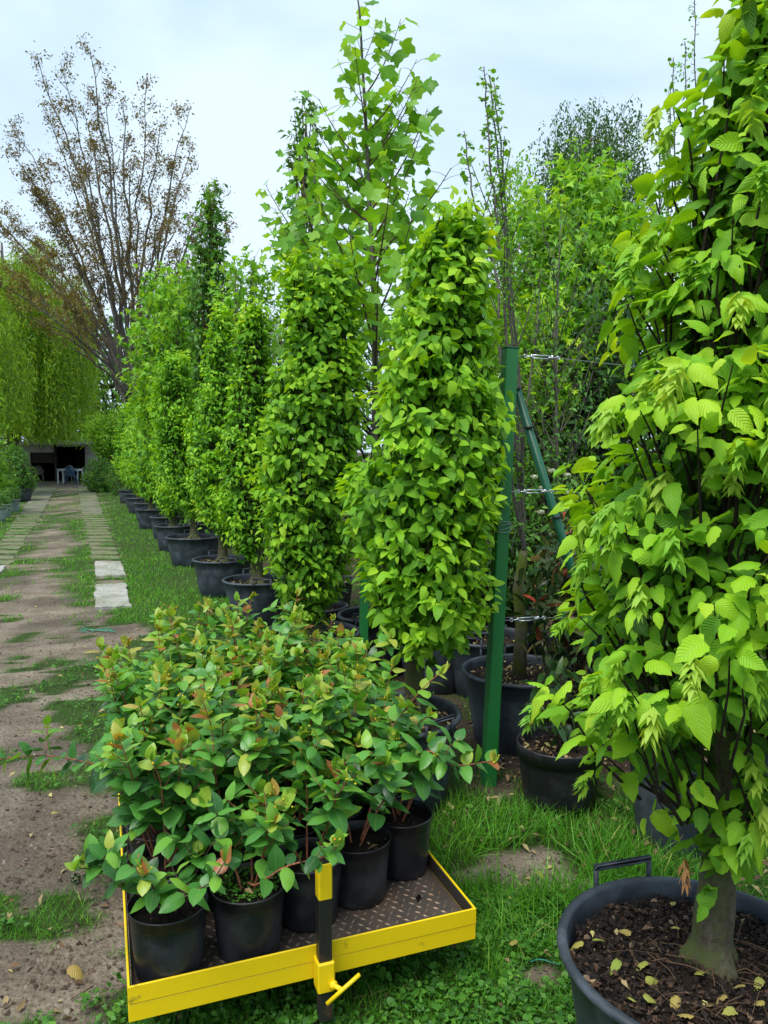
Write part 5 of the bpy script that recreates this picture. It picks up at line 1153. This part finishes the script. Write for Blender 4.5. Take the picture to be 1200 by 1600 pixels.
def house():
    Y = 60.; t = thing('house', (X_(165, Y), Y+3, 0), 'house with red tiled roof barely seen above the round topped bush', 'house'); a, b = X_(135, Y), X_(215, Y); z = P(0, 668, Y)[2]
    MB().box(((a+b)/2, Y+3, z/2), (b-a, 6, z)).build('wall', WALL, t, False)
    V = np.array([(a-.3, Y-.4, z-.05), (b+.3, Y-.4, z-.05), (b+.3, Y+3, z+1.2), (a-.3, Y+3, z+1.2), (a-.3, Y+6.4, z-.05), (b+.3, Y+6.4, z-.05)]); MB().add(V, [np.array([(0, 1, 2, 3), (3, 2, 5, 4)])]).build('roof', TILE, t, False)
    mb = MB()
    for i in range(40): x = a-.25+(b-a+.5)*i/39; mb.tube([(x, Y-.42, z-.02), (x, Y+3, z+1.24)], .05, 5, 0)
    mb.build('roof_tiles', TILE, t, kind='stuff')
house()
t = thing('utility_pole', (X_(157, 46), 46, 0), 'pale metal pole standing above the round topped bush near the shed', 'pole'); MB().tube([(X_(157, 46), 46, -.1), (X_(157, 46), 46, P(0, 616, 46)[2])], .14, 14).build('shaft', FAS, t); MB().tube([(X_(157, 46), 46, P(0, 617, 46)[2]), (X_(157, 46), 46, P(0, 614, 46)[2])], .17, 14).build('cap', FAS, t)
gtree('standard_tree', 'small round headed tree on a slim stem beside the shed', 'tree', (X_(174, 31.), 31., 0), [(1.6, .4), (2.1, .95), (2.7, .9), (3.1, .35)], 90, OV2, LG, .13, 5200, BKO, .06, spread=.2, lrnd=(.62, .2))
gtree('box_bush', 'dense clipped bush at the foot of the round headed tree by the shed', 'bush', (X_(157, 30.), 30., 0), [(.05, .5), (.5, .72), (1.0, .6), (1.3, .3)], 90, OV2, MG, .085, 5200, BKO, .03, spread=.12, lrnd=(.6, .2))
gtree('box_bush', 'low bush between the clipped bush and the farthest hornbeam', 'bush', (X_(190, 28.), 28., 0), [(.05, .3), (.5, .5), (1.1, .4), (1.5, .2)], 60, OV2, MG, .085, 2600, BKO, .03, spread=.12)
gtree('box_bush', 'conical clipped box shrub in a wide dark tub at the left of the track', 'potted shrub', (X_(24, 24.5), 24.5, 0), [(.4, .55), (.7, .66), (1.2, .5), (1.6, .25), (1.8, .08)], 120, OV2, MG, .075, 6500, BKO, .04, spread=.08, inner=.25, potspec=(.52, .42, POTG), lrnd=(.5, .18))
gtree('clipped_shrub', 'light green leafy plant cut off by the left picture edge', 'potted shrub', (X_(-22, 19.), 19., 0), [(.4, .35), (1.2, .5), (2.2, .45), (2.9, .2)], 120, OV2, LG, .09, 5200, BKO, .05, spread=.12, potspec=(.35, .4, POTG), lrnd=(.55, .2))
gtree('clipped_shrub', 'low leafy plant in a small pot in front of the conical box shrub', 'potted shrub', (X_(4, 20.6), 20.6, 0), [(.3, .25), (.6, .33), (.95, .2)], 60, OV2, MG, .07, 2600, BKO, .03, spread=.09, potspec=(.22, .28, POTL))
for px, Y, lab in ((4, 18.3, 'pale grey green pot at the left picture edge on the lawn'), (19, 20.2, 'small grey pot second from the left picture edge'), (-4, 17.4, 'dark green pot cut by the left picture edge nearest the camera')):
    t = thing('plant_tub', (X_(px, Y), Y, 0), lab, 'plant pot', 'small pots at the left edge'); pot(t, (X_(px, Y), Y, 0), .17, .33, POTL, n=24); soil(t, (X_(px, Y), Y), .155, .28, SOIL, 0, 10)
    gtree('small_shrub', 'bushy little plant growing in the ' + lab.split(' at ')[0].split(' second')[0].split(' cut')[0], 'shrub', (X_(px, Y), Y, .22), [(.06, .1), (.25, .22), (.45, .14)], 30, OV2, MG, .06, 500, BKO, .01, spread=.06)
# odd bits on the ground
p_ = [G(828+i*6, 1503-4*math.sin(i*.6), .02) for i in range(9)]
MB().tube(p_, .0022, 6, 0).build('plastic_twine', NT('teal_cord').fin((.02, .22, .16), .5), label='short teal cord lying in the grass left of the big tub', category='cord')
mb = MB()
for k in range(5): mb.tube([G(125+14*j+rng.normal(0, 3), 985+rng.normal(0, 2.5), .015+.01*rng.random()) for j in range(5)], .003, 5, 0, False)
mb.build('plastic_string', NT('string_green').fin((.05, .25, .16), .6), label='tangle of green plastic string on the bare track near the pale slabs', category='string')
MB().box(G(118, 1262+110, .02), (.035, .03, .03), euler(.3, .2, .6), bev=.008).build('stone', PAVD, label='small brown stone on the track left of the trolley', category='stone')
grass(); crumbs()
